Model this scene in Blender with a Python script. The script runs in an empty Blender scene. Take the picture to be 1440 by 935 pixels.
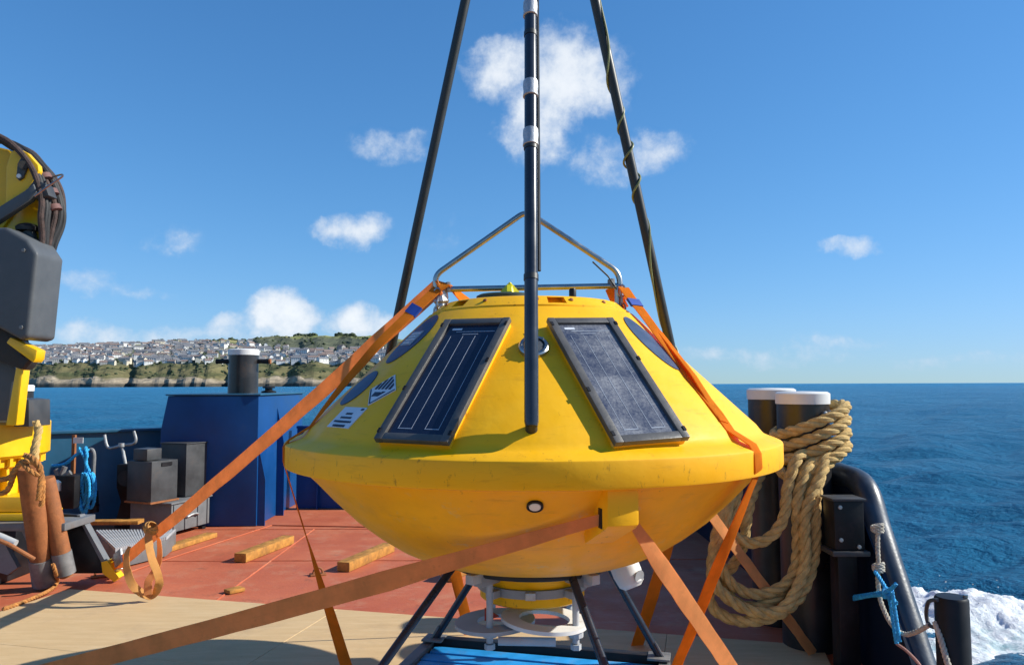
import bpy, bmesh, math, random
import numpy as np
from mathutils import Vector, Matrix

R = math.radians
random.seed(7)
rng = np.random.default_rng(11)
scene = bpy.context.scene
COL = scene.collection

# ------------------------------------------------------------------ camera
cam_data = bpy.data.cameras.new('camera')
cam_data.sensor_width = 36.0
cam_data.lens = 26.5
cam_data.clip_start = 0.05
cam_data.clip_end = 30000.0
cam = bpy.data.objects.new('camera', cam_data)
COL.objects.link(cam)
cam.location = (0.0, 0.0, 1.7)
cam.rotation_euler = (Matrix.Rotation(R(90 + 3.94), 3, 'X') @ Matrix.Rotation(R(-0.2), 3, 'Z')).to_euler()
scene.camera = cam

# ------------------------------------------------------------------ light
SUN_AZ, SUN_EL = R(3.0), R(33.0)          # azimuth measured from +X towards +Y
sun_dir = Vector((math.cos(SUN_EL) * math.cos(SUN_AZ), math.cos(SUN_EL) * math.sin(SUN_AZ), math.sin(SUN_EL)))
sun_data = bpy.data.lights.new('sun', 'SUN')
sun_data.energy = 5.0
sun_data.angle = R(0.53)
sun_data.color = (1.0, 0.965, 0.87)
sun = bpy.data.objects.new('sun', sun_data)
COL.objects.link(sun)
sun.rotation_euler = sun_dir.to_track_quat('Z', 'Y').to_euler()
sun.location = (20, 3, 14)

scene.view_settings.view_transform = 'Standard'
scene.view_settings.look = 'None'
scene.view_settings.gamma = 1.0
scene.view_settings.use_curve_mapping = False
scene.view_settings.exposure = 0.4

# ------------------------------------------------------------------ node helpers
class NT:
    def __init__(self, tree):
        self.t = tree; self.n = tree.nodes; self.l = tree.links
    def new(self, kind, **kw):
        nd = self.n.new(kind)
        for k, v in kw.items(): setattr(nd, k, v)
        return nd
    def put(self, sock, v):
        if isinstance(v, bpy.types.NodeSocket): self.l.new(v, sock)
        else: sock.default_value = v
    def math(self, op, a, b=None, c=None, clamp=False):
        nd = self.new('ShaderNodeMath', operation=op, use_clamp=clamp)
        self.put(nd.inputs[0], a)
        if b is not None: self.put(nd.inputs[1], b)
        if c is not None: self.put(nd.inputs[2], c)
        return nd.outputs[0]
    def noise(self, vec, scale, detail=4.0, rough=0.55, out='Fac'):
        nd = self.new('ShaderNodeTexNoise')
        if vec is not None: self.l.new(vec, nd.inputs['Vector'])
        nd.inputs['Scale'].default_value = scale
        nd.inputs['Detail'].default_value = detail
        nd.inputs['Roughness'].default_value = rough
        return nd.outputs[out]
    def ramp(self, fac, stops):
        nd = self.new('ShaderNodeValToRGB')
        el = nd.color_ramp.elements
        while len(el) < len(stops): el.new(0.5)
        for e, (p, c) in zip(el, stops):
            e.position = p
            e.color = c if len(c) == 4 else (*c, 1)
        self.l.new(fac, nd.inputs[0])
        return nd.outputs[0]
    def mix(self, fac, a, b, mode='MIX'):
        nd = self.new('ShaderNodeMix', data_type='RGBA', blend_type=mode)
        self.put(nd.inputs[0], fac)
        self.put(nd.inputs[6], a if isinstance(a, bpy.types.NodeSocket) else (*a[:3], 1))
        self.put(nd.inputs[7], b if isinstance(b, bpy.types.NodeSocket) else (*b[:3], 1))
        return nd.outputs[2]
    def maprange(self, v, a, b, c=0.0, d=1.0, smooth=False):
        nd = self.new('ShaderNodeMapRange')
        if smooth: nd.interpolation_type = 'SMOOTHSTEP'
        self.l.new(v, nd.inputs[0])
        for i, x in enumerate((a, b, c, d)): nd.inputs[i + 1].default_value = x
        return nd.outputs[0]

# ------------------------------------------------------------------ sky with clouds
world = bpy.data.worlds.new('World')
scene.world = world
world.use_nodes = True
w = NT(world.node_tree)
w.n.clear()
out = w.new('ShaderNodeOutputWorld')
sky = w.new('ShaderNodeTexSky', sky_type='NISHITA', sun_disc=False)
sky.sun_elevation = SUN_EL
sky.sun_rotation = R(90) - SUN_AZ
sky.altitude = 0
sky.air_density = 1.0
sky.dust_density = 0.0
sky.ozone_density = 1.0
hs = w.new('ShaderNodeHueSaturation')
hs.inputs['Saturation'].default_value = 1.12
hs.inputs['Value'].default_value = 1.0
w.l.new(sky.outputs[0], hs.inputs['Color'])
bg = w.new('ShaderNodeBackground'); bg.inputs[1].default_value = 0.102
tint = w.mix(1.0, hs.outputs[0], (0.57, 1.19, 1.68), 'MULTIPLY')   # camera white balance
# film-like shoulder so that the bright rim of sky above the horizon keeps its blue
den = w.new('ShaderNodeVectorMath', operation='MULTIPLY_ADD')
w.l.new(tint, den.inputs[0]); den.inputs[1].default_value = (0.125, 0.108, 0.058); den.inputs[2].default_value = (1, 1, 1)
dv = w.new('ShaderNodeVectorMath', operation='DIVIDE')
w.l.new(tint, dv.inputs[0]); w.l.new(den.outputs[0], dv.inputs[1])
w.l.new(dv.outputs[0], bg.inputs[0])
tc = w.new('ShaderNodeTexCoord')
sep = w.new('ShaderNodeSeparateXYZ'); w.l.new(tc.outputs['Generated'], sep.inputs[0])
az = w.math('ARCTAN2', sep.outputs[0], sep.outputs[1])
el = w.math('ARCSINE', sep.outputs[2])
n1 = w.noise(tc.outputs['Generated'], 9.0, 6.0, 0.6, 'Color')
n1s = w.new('ShaderNodeSeparateXYZ'); w.l.new(n1, n1s.inputs[0])
az = w.math('ADD', az, w.math('MULTIPLY', w.math('SUBTRACT', n1s.outputs[0], 0.5), 0.11))
el = w.math('ADD', el, w.math('MULTIPLY', w.math('SUBTRACT', n1s.outputs[1], 0.5), 0.075))
nfine = w.noise(tc.outputs['Generated'], 26.0, 7.0, 0.62)
# each cloud: azimuth, elevation, half width, half height (radians), thickness
CLOUDS = [
    ((0.0761, 0.397), 0.105, 0.080, 1.1), ((-0.006086, 0.4025), 0.075, 0.045, 1.0), ((0.04236, 0.3463), 0.075, 0.065, 0.95), ((0.1288, 0.3907), 0.05, 0.06, 0.6),
    ((0.1752, 0.3003), 0.075, 0.038, 0.7), ((0.1347, 0.2845), 0.06, 0.038, 0.65), ((-0.1676, 0.3018), 0.06, 0.03, 0.55),
    ((-0.2119, 0.1942), 0.07, 0.035, 0.95), ((-0.4314, 0.1789), 0.045, 0.02, 0.35), ((-0.5038, 0.1202), 0.05, 0.025, 0.45),
    ((-0.4548, 0.1104), 0.03, 0.012, 0.35), ((0.4224, 0.1649), 0.035, 0.02, 0.7), ((-0.0814, 0.1992), 0.05, 0.025, 0.25),
    ((-0.2959, 0.08079), 0.055, 0.042, 1.15), ((-0.2053, 0.07681), 0.075, 0.035, 1.0), ((-0.3575, 0.0652), 0.06, 0.02, 0.7),
    ((-0.5161, 0.05949), 0.09, 0.022, 0.6), ((-0.4454, 0.05803), 0.09, 0.018, 0.55), ((-0.2675, 0.05769), 0.2, 0.02, 0.6),
    ((0.3276, 0.03675), 0.16, 0.018, 0.42), ((0.41, 0.05087), 0.07, 0.012, 0.3), ((0.5362, 0.02693), 0.16, 0.012, 0.3),
    ((1.15, 0.25), 0.16, 0.08, 0.9), ((-1.3, 0.3), 0.2, 0.1, 0.9), ((2.4, 0.2), 0.2, 0.08, 0.9), ((-2.4, 0.3), 0.2, 0.1, 0.9),
    ((0.5, 0.95), 0.2, 0.12, 0.8), ((-0.7, 0.85), 0.2, 0.1, 0.7),
]
dens = None
for (ca_, ce_), a_, b_, k_ in CLOUDS:
    dx = w.math('DIVIDE', w.math('SUBTRACT', az, ca_), a_)
    dy = w.math('DIVIDE', w.math('SUBTRACT', el, ce_), b_)
    d2 = w.math('ADD', w.math('MULTIPLY', dx, dx), w.math('MULTIPLY', dy, dy))
    v = w.math('MULTIPLY', w.math('SUBTRACT', 1.0, d2, clamp=True), k_)
    dens = v if dens is None else w.math('MAXIMUM', dens, v)
dd = w.math('ADD', dens, w.math('MULTIPLY', w.math('SUBTRACT', nfine, 0.55), 1.75))
dd = w.math('MULTIPLY', dd, w.maprange(dens, 0.0, 0.25))
cov = w.maprange(dd, -0.05, 1.0, 0.0, 0.9, True)
tone = w.maprange(w.math('ADD', dd, w.math('MULTIPLY', n1s.outputs[2], 0.5)), 0.2, 1.5)
ccol = w.ramp(tone, [(0.0, (0.50, 0.60, 0.74)), (0.5, (0.66, 0.73, 0.82)), (1.0, (0.86, 0.89, 0.92))])
bgc = w.new('ShaderNodeBackground'); bgc.inputs[1].default_value = 0.86
w.l.new(ccol, bgc.inputs[0])
mx = w.new('ShaderNodeMixShader')
w.l.new(cov, mx.inputs[0]); w.l.new(bg.outputs[0], mx.inputs[1]); w.l.new(bgc.outputs[0], mx.inputs[2])
w.l.new(mx.outputs[0], out.inputs[0])

# ------------------------------------------------------------------ materials
MATS = {}
def mat(name, col, rough=0.5, metal=0.0, var=0.12, scale=6.0, bump=0.0, bscale=60.0, dirt=None, dirt_amt=0.0, dirt_scale=3.0, spec=0.5, coat=0.0):
    if name in MATS: return MATS[name]
    m = bpy.data.materials.new(name); m.use_nodes = True
    t = NT(m.node_tree)
    b = m.node_tree.nodes['Principled BSDF']
    tc = t.new('ShaderNodeTexCoord')
    v = tc.outputs['Object']
    n = t.noise(v, scale, 5.0, 0.6)
    lo = tuple(max(0, c * (1 - var * 1.6)) for c in col); hi = tuple(min(1, c * (1 + var)) for c in col)
    c = t.ramp(n, [(0.3, lo), (0.7, hi)])
    rr = t.maprange(n, 0.25, 0.75, max(0.02, rough - 0.08), min(1, rough + 0.1))
    if dirt is not None:
        n2 = t.noise(v, dirt_scale, 8.0, 0.68)
        f = t.maprange(n2, 0.62 - dirt_amt * 0.3, 0.74 - dirt_amt * 0.25, 0.0, min(1.0, 0.35 + dirt_amt))
        c = t.mix(f, c, dirt)
        rr = t.math('ADD', rr, t.math('MULTIPLY', f, 0.25), clamp=True)
    t.l.new(c, b.inputs['Base Color'])
    t.l.new(rr, b.inputs['Roughness'])
    b.inputs['Metallic'].default_value = metal
    b.inputs['Specular IOR Level'].default_value = spec
    b.inputs['Coat Weight'].default_value = coat
    if bump:
        bp = t.new('ShaderNodeBump'); bp.inputs['Strength'].default_value = bump; bp.inputs['Distance'].default_value = 0.01
        t.l.new(t.noise(v, bscale, 4.0, 0.6), bp.inputs['Height'])
        t.l.new(bp.outputs[0], b.inputs['Normal'])
    MATS[name] = m
    return m

def hull_yellow():
    m = bpy.data.materials.new('hull_yellow'); m.use_nodes = True
    t = NT(m.node_tree); b = m.node_tree.nodes['Principled BSDF']
    tc = t.new('ShaderNodeTexCoord'); v = tc.outputs['Object']
    base = t.ramp(t.noise(v, 1.6, 5.0, 0.6), [(0.3, (0.92, 0.425, 0.003)), (0.7, (0.96, 0.49, 0.004))])
    # scuffs: short dark marks stretched along the height
    mp = t.new('ShaderNodeMapping'); mp.inputs['Scale'].default_value = (9, 9, 3.2); t.l.new(v, mp.inputs['Vector'])
    spz = t.new('ShaderNodeSeparateXYZ'); t.l.new(v, spz.inputs[0])
    # the rim takes the knocks
    rim = t.math('MULTIPLY', t.maprange(spz.outputs[2], -0.16, -0.13), t.maprange(spz.outputs[2], 0.02, -0.005))
    sc = t.maprange(t.math('ADD', t.noise(mp.outputs[0], 3.0, 9.0, 0.72), t.math('MULTIPLY', rim, 0.045)), 0.635, 0.71, 0.0, 0.7)
    base = t.mix(sc, base, (0.20, 0.075, 0.012))
    mp2 = t.new('ShaderNodeMapping'); mp2.inputs['Scale'].default_value = (2.0, 2.0, 14.0); t.l.new(v, mp2.inputs['Vector'])
    s2 = t.maprange(t.noise(mp2.outputs[0], 2.2, 8.0, 0.7), 0.56, 0.70, 0.0, 0.5)
    base = t.mix(s2, base, (0.55, 0.25, 0.008))
    fade = t.maprange(t.noise(v, 3.5, 8.0, 0.7), 0.42, 0.70, 0.0, 0.35)
    base = t.mix(fade, base, (0.94, 0.52, 0.025))
    sp3 = t.maprange(t.noise(v, 34.0, 6.0, 0.7), 0.66, 0.74, 0.0, 0.6)
    base = t.mix(sp3, base, (0.30, 0.13, 0.01))
    # chalky sea-worn wash low on the bowl
    sp = t.new('ShaderNodeSeparateXYZ'); t.l.new(v, sp.inputs[0])
    low = t.maprange(sp.outputs[2], -0.08, -0.28, 0.0, 1.0, True)
    ch = t.math('MULTIPLY', low, t.maprange(t.noise(v, 5.0, 7.0, 0.65), 0.42, 0.72, 0.0, 0.75))
    base = t.mix(ch, base, (0.70, 0.36, 0.02))
    ch2 = t.math('MULTIPLY', low, t.maprange(t.noise(v, 11.0, 7.0, 0.7), 0.6, 0.72, 0.0, 0.7))
    base = t.mix(ch2, base, (0.66, 0.50, 0.22))
    t.l.new(base, b.inputs['Base Color'])
    t.l.new(t.maprange(t.noise(v, 7.0, 5.0), 0.3, 0.7, 0.38, 0.62), b.inputs['Roughness'])
    b.inputs['Specular IOR Level'].default_value = 0.28
    bp = t.new('ShaderNodeBump'); bp.inputs['Strength'].default_value = 0.12; bp.inputs['Distance'].default_value = 0.02
    t.l.new(t.noise(v, 9.0, 5.0), bp.inputs['Height']); t.l.new(bp.outputs[0], b.inputs['Normal'])
    return m
M_HULL = hull_yellow()

def strap_mat(name, col, trans=0.45):
    m = bpy.data.materials.new(name); m.use_nodes = True
    t = NT(m.node_tree); t.n.clear()
    o = t.new('ShaderNodeOutputMaterial')
    tc = t.new('ShaderNodeTexCoord'); v = tc.outputs['Object']
    n = t.noise(v, 7.0, 6.0, 0.65)
    dark = tuple(c * 0.78 for c in col)
    c = t.ramp(n, [(0.3, dark), (0.62, col)])
    c = t.mix(t.maprange(t.noise(v, 26.0, 5.0, 0.7), 0.6, 0.75, 0.0, 0.22), c, (0.22, 0.11, 0.05))
    d = t.new('ShaderNodeBsdfDiffuse'); tr = t.new('ShaderNodeBsdfTranslucent')
    t.l.new(c, d.inputs[0]); t.l.new(c, tr.inputs[0])
    wv = t.new('ShaderNodeTexWave'); wv.inputs['Scale'].default_value = 90.0; wv.inputs['Distortion'].default_value = 1.0
    t.l.new(v, wv.inputs['Vector'])
    bp = t.new('ShaderNodeBump'); bp.inputs['Strength'].default_value = 0.5; bp.inputs['Distance'].default_value = 0.002
    t.l.new(wv.outputs['Fac'], bp.inputs['Height']); t.l.new(bp.outputs[0], d.inputs['Normal'])
    mx = t.new('ShaderNodeMixShader'); mx.inputs[0].default_value = trans
    t.l.new(d.outputs[0], mx.inputs[1]); t.l.new(tr.outputs[0], mx.inputs[2]); t.l.new(mx.outputs[0], o.inputs[0])
    return m
M_STRAP = strap_mat('strap_orange', (0.95, 0.34, 0.04), 0.55)
M_STRAPSH = strap_mat('strap_shaded', (0.97, 0.48, 0.19), 0.55)  # webbing copy for shaded straps, missing bounce light put into its paler colour
M_TAIL = strap_mat('strap_faded', (0.80, 0.45, 0.16), 0.45)
EDGE = {M_STRAP: strap_mat('strap_orange_line', (0.92, 0.325, 0.04), 0.54), M_STRAPSH: strap_mat('strap_shaded_line', (0.95, 0.47, 0.185), 0.54), M_TAIL: strap_mat('strap_faded_line', (0.79, 0.44, 0.155), 0.45)}

M_GREY = mat('crane_grey', (0.085, 0.092, 0.10), 0.45, var=0.08, bump=0.05, spec=0.3)
M_LGREY = mat('light_grey_paint', (0.30, 0.31, 0.32), 0.5, dirt=(0.13, 0.09, 0.05), dirt_amt=0.2)
M_CYEL = mat('crane_yellow', (0.80, 0.46, 0.004), 0.35, var=0.06, dirt=(0.25, 0.12, 0.02), dirt_amt=0.1)
M_BLACK = mat('black_paint', (0.012, 0.012, 0.014), 0.45, var=0.3, dirt=(0.05, 0.035, 0.03), dirt_amt=0.12, spec=0.25)
M_RAIL = mat('rail_bluegrey', (0.035, 0.05, 0.075), 0.38, var=0.3, scale=5, bump=0.1, dirt=(0.012, 0.012, 0.014), dirt_amt=0.3, dirt_scale=3)
M_RUBBER = mat('black_rubber', (0.02, 0.02, 0.021), 0.65, var=0.3, bump=0.2)
M_MACH = mat('machine_grey', (0.055, 0.057, 0.060), 0.45, var=0.2, dirt=(0.08, 0.05, 0.03), dirt_amt=0.15, spec=0.35)
M_BOLL = mat('bollard_black', (0.028, 0.027, 0.028), 0.32, var=0.35, scale=4, dirt=(0.10, 0.055, 0.03), dirt_amt=0.2, spec=0.45)
M_LOCK = mat('locker_grey', (0.15, 0.155, 0.16), 0.5, var=0.15, dirt=(0.10, 0.06, 0.035), dirt_amt=0.25)
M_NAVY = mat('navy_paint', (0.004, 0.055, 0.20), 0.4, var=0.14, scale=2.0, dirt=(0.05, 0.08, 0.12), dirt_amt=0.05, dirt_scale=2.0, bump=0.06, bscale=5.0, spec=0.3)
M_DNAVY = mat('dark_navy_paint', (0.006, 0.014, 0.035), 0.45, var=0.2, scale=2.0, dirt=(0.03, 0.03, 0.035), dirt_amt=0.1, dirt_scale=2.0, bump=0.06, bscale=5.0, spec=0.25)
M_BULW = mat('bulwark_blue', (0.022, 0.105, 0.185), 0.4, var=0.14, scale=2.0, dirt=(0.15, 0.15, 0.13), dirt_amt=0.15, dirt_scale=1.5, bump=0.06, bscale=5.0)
M_WHITE = mat('white_paint', (0.72, 0.71, 0.68), 0.45, var=0.06, dirt=(0.35, 0.2, 0.1), dirt_amt=0.12, dirt_scale=9)
M_STEEL = mat('stainless', (0.42, 0.42, 0.41), 0.3, metal=1.0, var=0.12, scale=12)
M_GALV = mat('galvanised', (0.42, 0.43, 0.43), 0.45, metal=0.7, var=0.2, scale=15)
M_PIPE = mat('mast_navy', (0.020, 0.028, 0.045), 0.28, var=0.2)
M_PIPEB = mat('mast_black', (0.022, 0.024, 0.024), 0.42, var=0.25)
M_TAPE = mat('silver_tape', (0.48, 0.49, 0.50), 0.38, metal=0.35, var=0.15, scale=30, bump=0.4, bscale=40)
M_RUST = mat('rust_pipe', (0.30, 0.105, 0.032), 0.75, var=0.25, scale=9, bump=0.3, dirt=(0.14, 0.05, 0.02), dirt_amt=0.3, dirt_scale=5)
M_GALVD = mat('dull_zinc', (0.20, 0.20, 0.20), 0.6, metal=0.3, var=0.25, scale=10)
M_TIMB = mat('timber_yellow', (0.44, 0.20, 0.035), 0.75, var=0.3, scale=14, bump=0.4, bscale=30, dirt=(0.12, 0.06, 0.03), dirt_amt=0.2)
M_ROPE = mat('manila', (0.62, 0.41, 0.15), 0.85, var=0.22, scale=20, bump=0.8, bscale=160, dirt=(0.25, 0.15, 0.06), dirt_amt=0.12, dirt_scale=6)
M_ROPEO = mat('orange_cord', (0.48, 0.20, 0.05), 0.85, var=0.3, scale=25, bump=0.8, bscale=160)
M_ROPEB = mat('blue_cord', (0.03, 0.42, 0.85), 0.7, var=0.25, scale=30, bump=0.6, bscale=160)
M_ROPEW = mat('white_cord', (0.52, 0.47, 0.38), 0.8, var=0.2, scale=30, bump=0.6, bscale=160)
M_CABLE = mat('green_cable', (0.20, 0.22, 0.08), 0.5, var=0.2)
M_PLATE = mat('grey_plate', (0.42, 0.43, 0.44), 0.55, var=0.12, dirt=(0.2, 0.16, 0.1), dirt_amt=0.15)
M_BLUES = mat('blue_board', (0.02, 0.30, 0.72), 0.5, var=0.15, scale=9, dirt=(0.20, 0.21, 0.22), dirt_amt=0.22, dirt_scale=4)
M_PATCH = mat('blue_patch', (0.025, 0.055, 0.12), 0.45, var=0.15, scale=10)
M_LABEL = mat('label_white', (0.62, 0.65, 0.70), 0.5, var=0.04)
M_INK = mat('label_ink', (0.02, 0.025, 0.05), 0.5, var=0.05)
M_LGLAB = mat('label_grey', (0.30, 0.33, 0.35), 0.5, var=0.1, scale=40)
M_FRAME = mat('panel_frame', (0.085, 0.08, 0.075), 0.42, var=0.12, scale=15, bump=0.1)
M_BUSL = mat('busbar', (0.42, 0.45, 0.50), 0.4, metal=0.4)
M_BTAPE = mat('blue_sleeve', (0.015, 0.06, 0.32), 0.6, var=0.1)
M_DARK = mat('dark_hatch', (0.03, 0.045, 0.03), 0.6, var=0.2)
M_YPLA = mat('yellow_plastic', (0.72, 0.62, 0.01), 0.4, var=0.05)
M_RED = mat('red_plastic', (0.45, 0.04, 0.02), 0.5)

def cell_mat(name, col, dust):
    m = bpy.data.materials.new(name); m.use_nodes = True
    t = NT(m.node_tree); b = m.node_tree.nodes['Principled BSDF']
    tc = t.new('ShaderNodeTexCoord'); v = tc.outputs['Object']
    c = t.ramp(t.noise(v, 3.0, 3.0), [(0.3, tuple(x * 0.8 for x in col)), (0.7, col)])
    f = t.math('MULTIPLY', t.maprange(t.noise(v, 5.0, 9.0, 0.75), 0.30, 0.72), dust)
    f2 = t.math('MULTIPLY', t.maprange(t.noise(v, 110.0, 5.0, 0.75), 0.25, 0.7), f)
    c = t.mix(f2, c, (0.44, 0.44, 0.44))
    t.l.new(c, b.inputs['Base Color'])
    t.l.new(t.math('ADD', t.math('MULTIPLY', f, 0.5), 0.14, clamp=True), b.inputs['Roughness'])
    b.inputs['Coat Weight'].default_value = 0.0
    return m
M_CELL = cell_mat('solar_cell', (0.004, 0.010, 0.035), 0.06)
M_CELLD = cell_mat('solar_cell_dusty', (0.010, 0.020, 0.060), 0.95)

def deck_red():
    m = bpy.data.materials.new('deck_red'); m.use_nodes = True
    t = NT(m.node_tree); b = m.node_tree.nodes['Principled BSDF']
    v = t.new('ShaderNodeTexCoord').outputs['Object']
    c = t.ramp(t.noise(v, 1.1, 6.0, 0.62), [(0.3, (0.40, 0.085, 0.034)), (0.7, (0.53, 0.145, 0.062))])
    c = t.mix(t.maprange(t.noise(v, 3.3, 9.0, 0.72), 0.52, 0.70, 0.0, 0.6), c, (0.50, 0.235, 0.13))
    c = t.mix(t.maprange(t.noise(v, 5.3, 9.0, 0.75), 0.57, 0.70, 0.0, 0.65), c, (0.19, 0.065, 0.032))
    mp = t.new('ShaderNodeMapping'); mp.inputs['Scale'].default_value = (1, 9, 1); mp.inputs['Rotation'].default_value = (0, 0, 0.5); t.l.new(v, mp.inputs['Vector'])
    c = t.mix(t.maprange(t.noise(mp.outputs[0], 2.0, 8.0, 0.7), 0.62, 0.7, 0.0, 0.4), c, (0.55, 0.32, 0.22))
    t.l.new(c, b.inputs['Base Color'])
    t.l.new(t.maprange(t.noise(v, 4.0, 6.0), 0.3, 0.7, 0.5, 0.8), b.inputs['Roughness'])
    bp = t.new('ShaderNodeBump'); bp.inputs['Strength'].default_value = 0.35; bp.inputs['Distance'].default_value = 0.01
    t.l.new(t.noise(v, 30.0, 6.0, 0.7), bp.inputs['Height']); t.l.new(bp.outputs[0], b.inputs['Normal'])
    return m
M_DECK = deck_red()

def plywood():
    m = bpy.data.materials.new('plywood'); m.use_nodes = True
    t = NT(m.node_tree); b = m.node_tree.nodes['Principled BSDF']
    v = t.new('ShaderNodeTexCoord').outputs['Object']
    mp = t.new('ShaderNodeMapping'); mp.inputs['Scale'].default_value = (1.0, 7.0, 1.0); mp.inputs['Rotation'].default_value = (0, 0, R(-8)); t.l.new(v, mp.inputs['Vector'])
    c = t.ramp(t.noise(mp.outputs[0], 2.4, 8.0, 0.65), [(0.2, (0.50, 0.33, 0.155)), (0.5, (0.57, 0.39, 0.195)), (0.8, (0.65, 0.47, 0.26))])
    c = t.mix(t.maprange(t.noise(mp.outputs[0], 5.0, 9.0, 0.75), 0.60, 0.74, 0.0, 0.5), c, (0.26, 0.165, 0.085))
    c = t.mix(t.maprange(t.noise(v, 1.7, 7.0, 0.7), 0.55, 0.75, 0.0, 0.5), c, (0.36, 0.25, 0.15))
    c = t.mix(t.maprange(t.noise(mp.outputs[0], 16.0, 6.0, 0.7), 0.63, 0.7, 0.0, 0.6), c, (0.10, 0.06, 0.035))
    t.l.new(c, b.inputs['Base Color'])
    b.inputs['Roughness'].default_value = 0.75
    bp = t.new('ShaderNodeBump'); bp.inputs['Strength'].default_value = 0.3; bp.inputs['Distance'].default_value = 0.006
    t.l.new(t.noise(mp.outputs[0], 14.0, 7.0, 0.7), bp.inputs['Height']); t.l.new(bp.outputs[0], b.inputs['Normal'])
    return m
M_PLY = plywood()

def sea_mat():
    m = bpy.data.materials.new('sea_water'); m.use_nodes = True
    t = NT(m.node_tree); b = m.node_tree.nodes['Principled BSDF']
    v = t.new('ShaderNodeTexCoord').outputs['Object']
    c = t.ramp(t.noise(v, 0.02, 3.0), [(0.3, (0.014, 0.165, 0.33)), (0.7, (0.03, 0.21, 0.39))])
    t.l.new(c, b.inputs['Base Color'])
    b.inputs['Roughness'].default_value = 0.34
    b.inputs['IOR'].default_value = 1.33
    b.inputs['Specular IOR Level'].default_value = 0.15
    mp = t.new('ShaderNodeMapping'); mp.inputs['Scale'].default_value = (0.55, 1.0, 1.0); mp.inputs['Rotation'].default_value = (0, 0, R(18)); t.l.new(v, mp.inputs['Vector'])
    h = t.math('ADD', t.noise(mp.outputs[0], 1.7, 7.0, 0.68), t.math('ADD', t.math('MULTIPLY', t.noise(mp.outputs[0], 0.30, 5.0, 0.62), 1.9), t.math('MULTIPLY', t.noise(mp.outputs[0], 5.5, 4.0, 0.6), 0.22)))
    bp = t.new('ShaderNodeBump'); bp.inputs['Strength'].default_value = 1.0; bp.inputs['Distance'].default_value = 1.25
    t.l.new(h, bp.inputs['Height']); t.l.new(bp.outputs[0], b.inputs['Normal'])
    return m
M_SEA = sea_mat()

def foam_mat():
    m = bpy.data.materials.new('wake_foam'); m.use_nodes = True
    t = NT(m.node_tree); b = m.node_tree.nodes['Principled BSDF']
    v = t.new('ShaderNodeTexCoord').outputs['Object']
    f = t.math('ADD', t.noise(v, 2.2, 8.0, 0.7), t.math('MULTIPLY', t.noise(v, 9.0, 6.0, 0.7), 0.35))
    c = t.ramp(f, [(0.48, (0.07, 0.24, 0.29)), (0.62, (0.34, 0.47, 0.50)), (0.76, (0.85, 0.87, 0.87))])
    at = t.new('ShaderNodeAttribute', attribute_name='foam')
    c = t.mix(at.outputs['Fac'], c, (0.82, 0.84, 0.85))
    t.l.new(c, b.inputs['Base Color']); b.inputs['Roughness'].default_value = 0.6
    bp = t.new('ShaderNodeBump'); bp.inputs['Strength'].default_value = 0.8; bp.inputs['Distance'].default_value = 0.05
    t.l.new(t.noise(v, 14.0, 6.0, 0.7), bp.inputs['Height']); t.l.new(bp.outputs[0], b.inputs['Normal'])
    return m
M_FOAM = foam_mat()

def attr_mat(name, rough=0.9):
    m = bpy.data.materials.new(name); m.use_nodes = True
    t = NT(m.node_tree); b = m.node_tree.nodes['Principled BSDF']
    at = t.new('ShaderNodeAttribute', attribute_name='col')
    v = t.new('ShaderNodeTexCoord').outputs['Object']
    n = t.ramp(t.noise(v, 0.06, 6.0, 0.7), [(0.3, (0.62, 0.62, 0.62)), (0.7, (1.25, 1.25, 1.2))])
    t.l.new(t.mix(1.0, at.outputs['Color'], n, 'MULTIPLY'), b.inputs['Base Color'])
    b.inputs['Roughness'].default_value = rough; b.inputs['Specular IOR Level'].default_value = 0.1
    return m
M_LAND = attr_mat('land')

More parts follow.
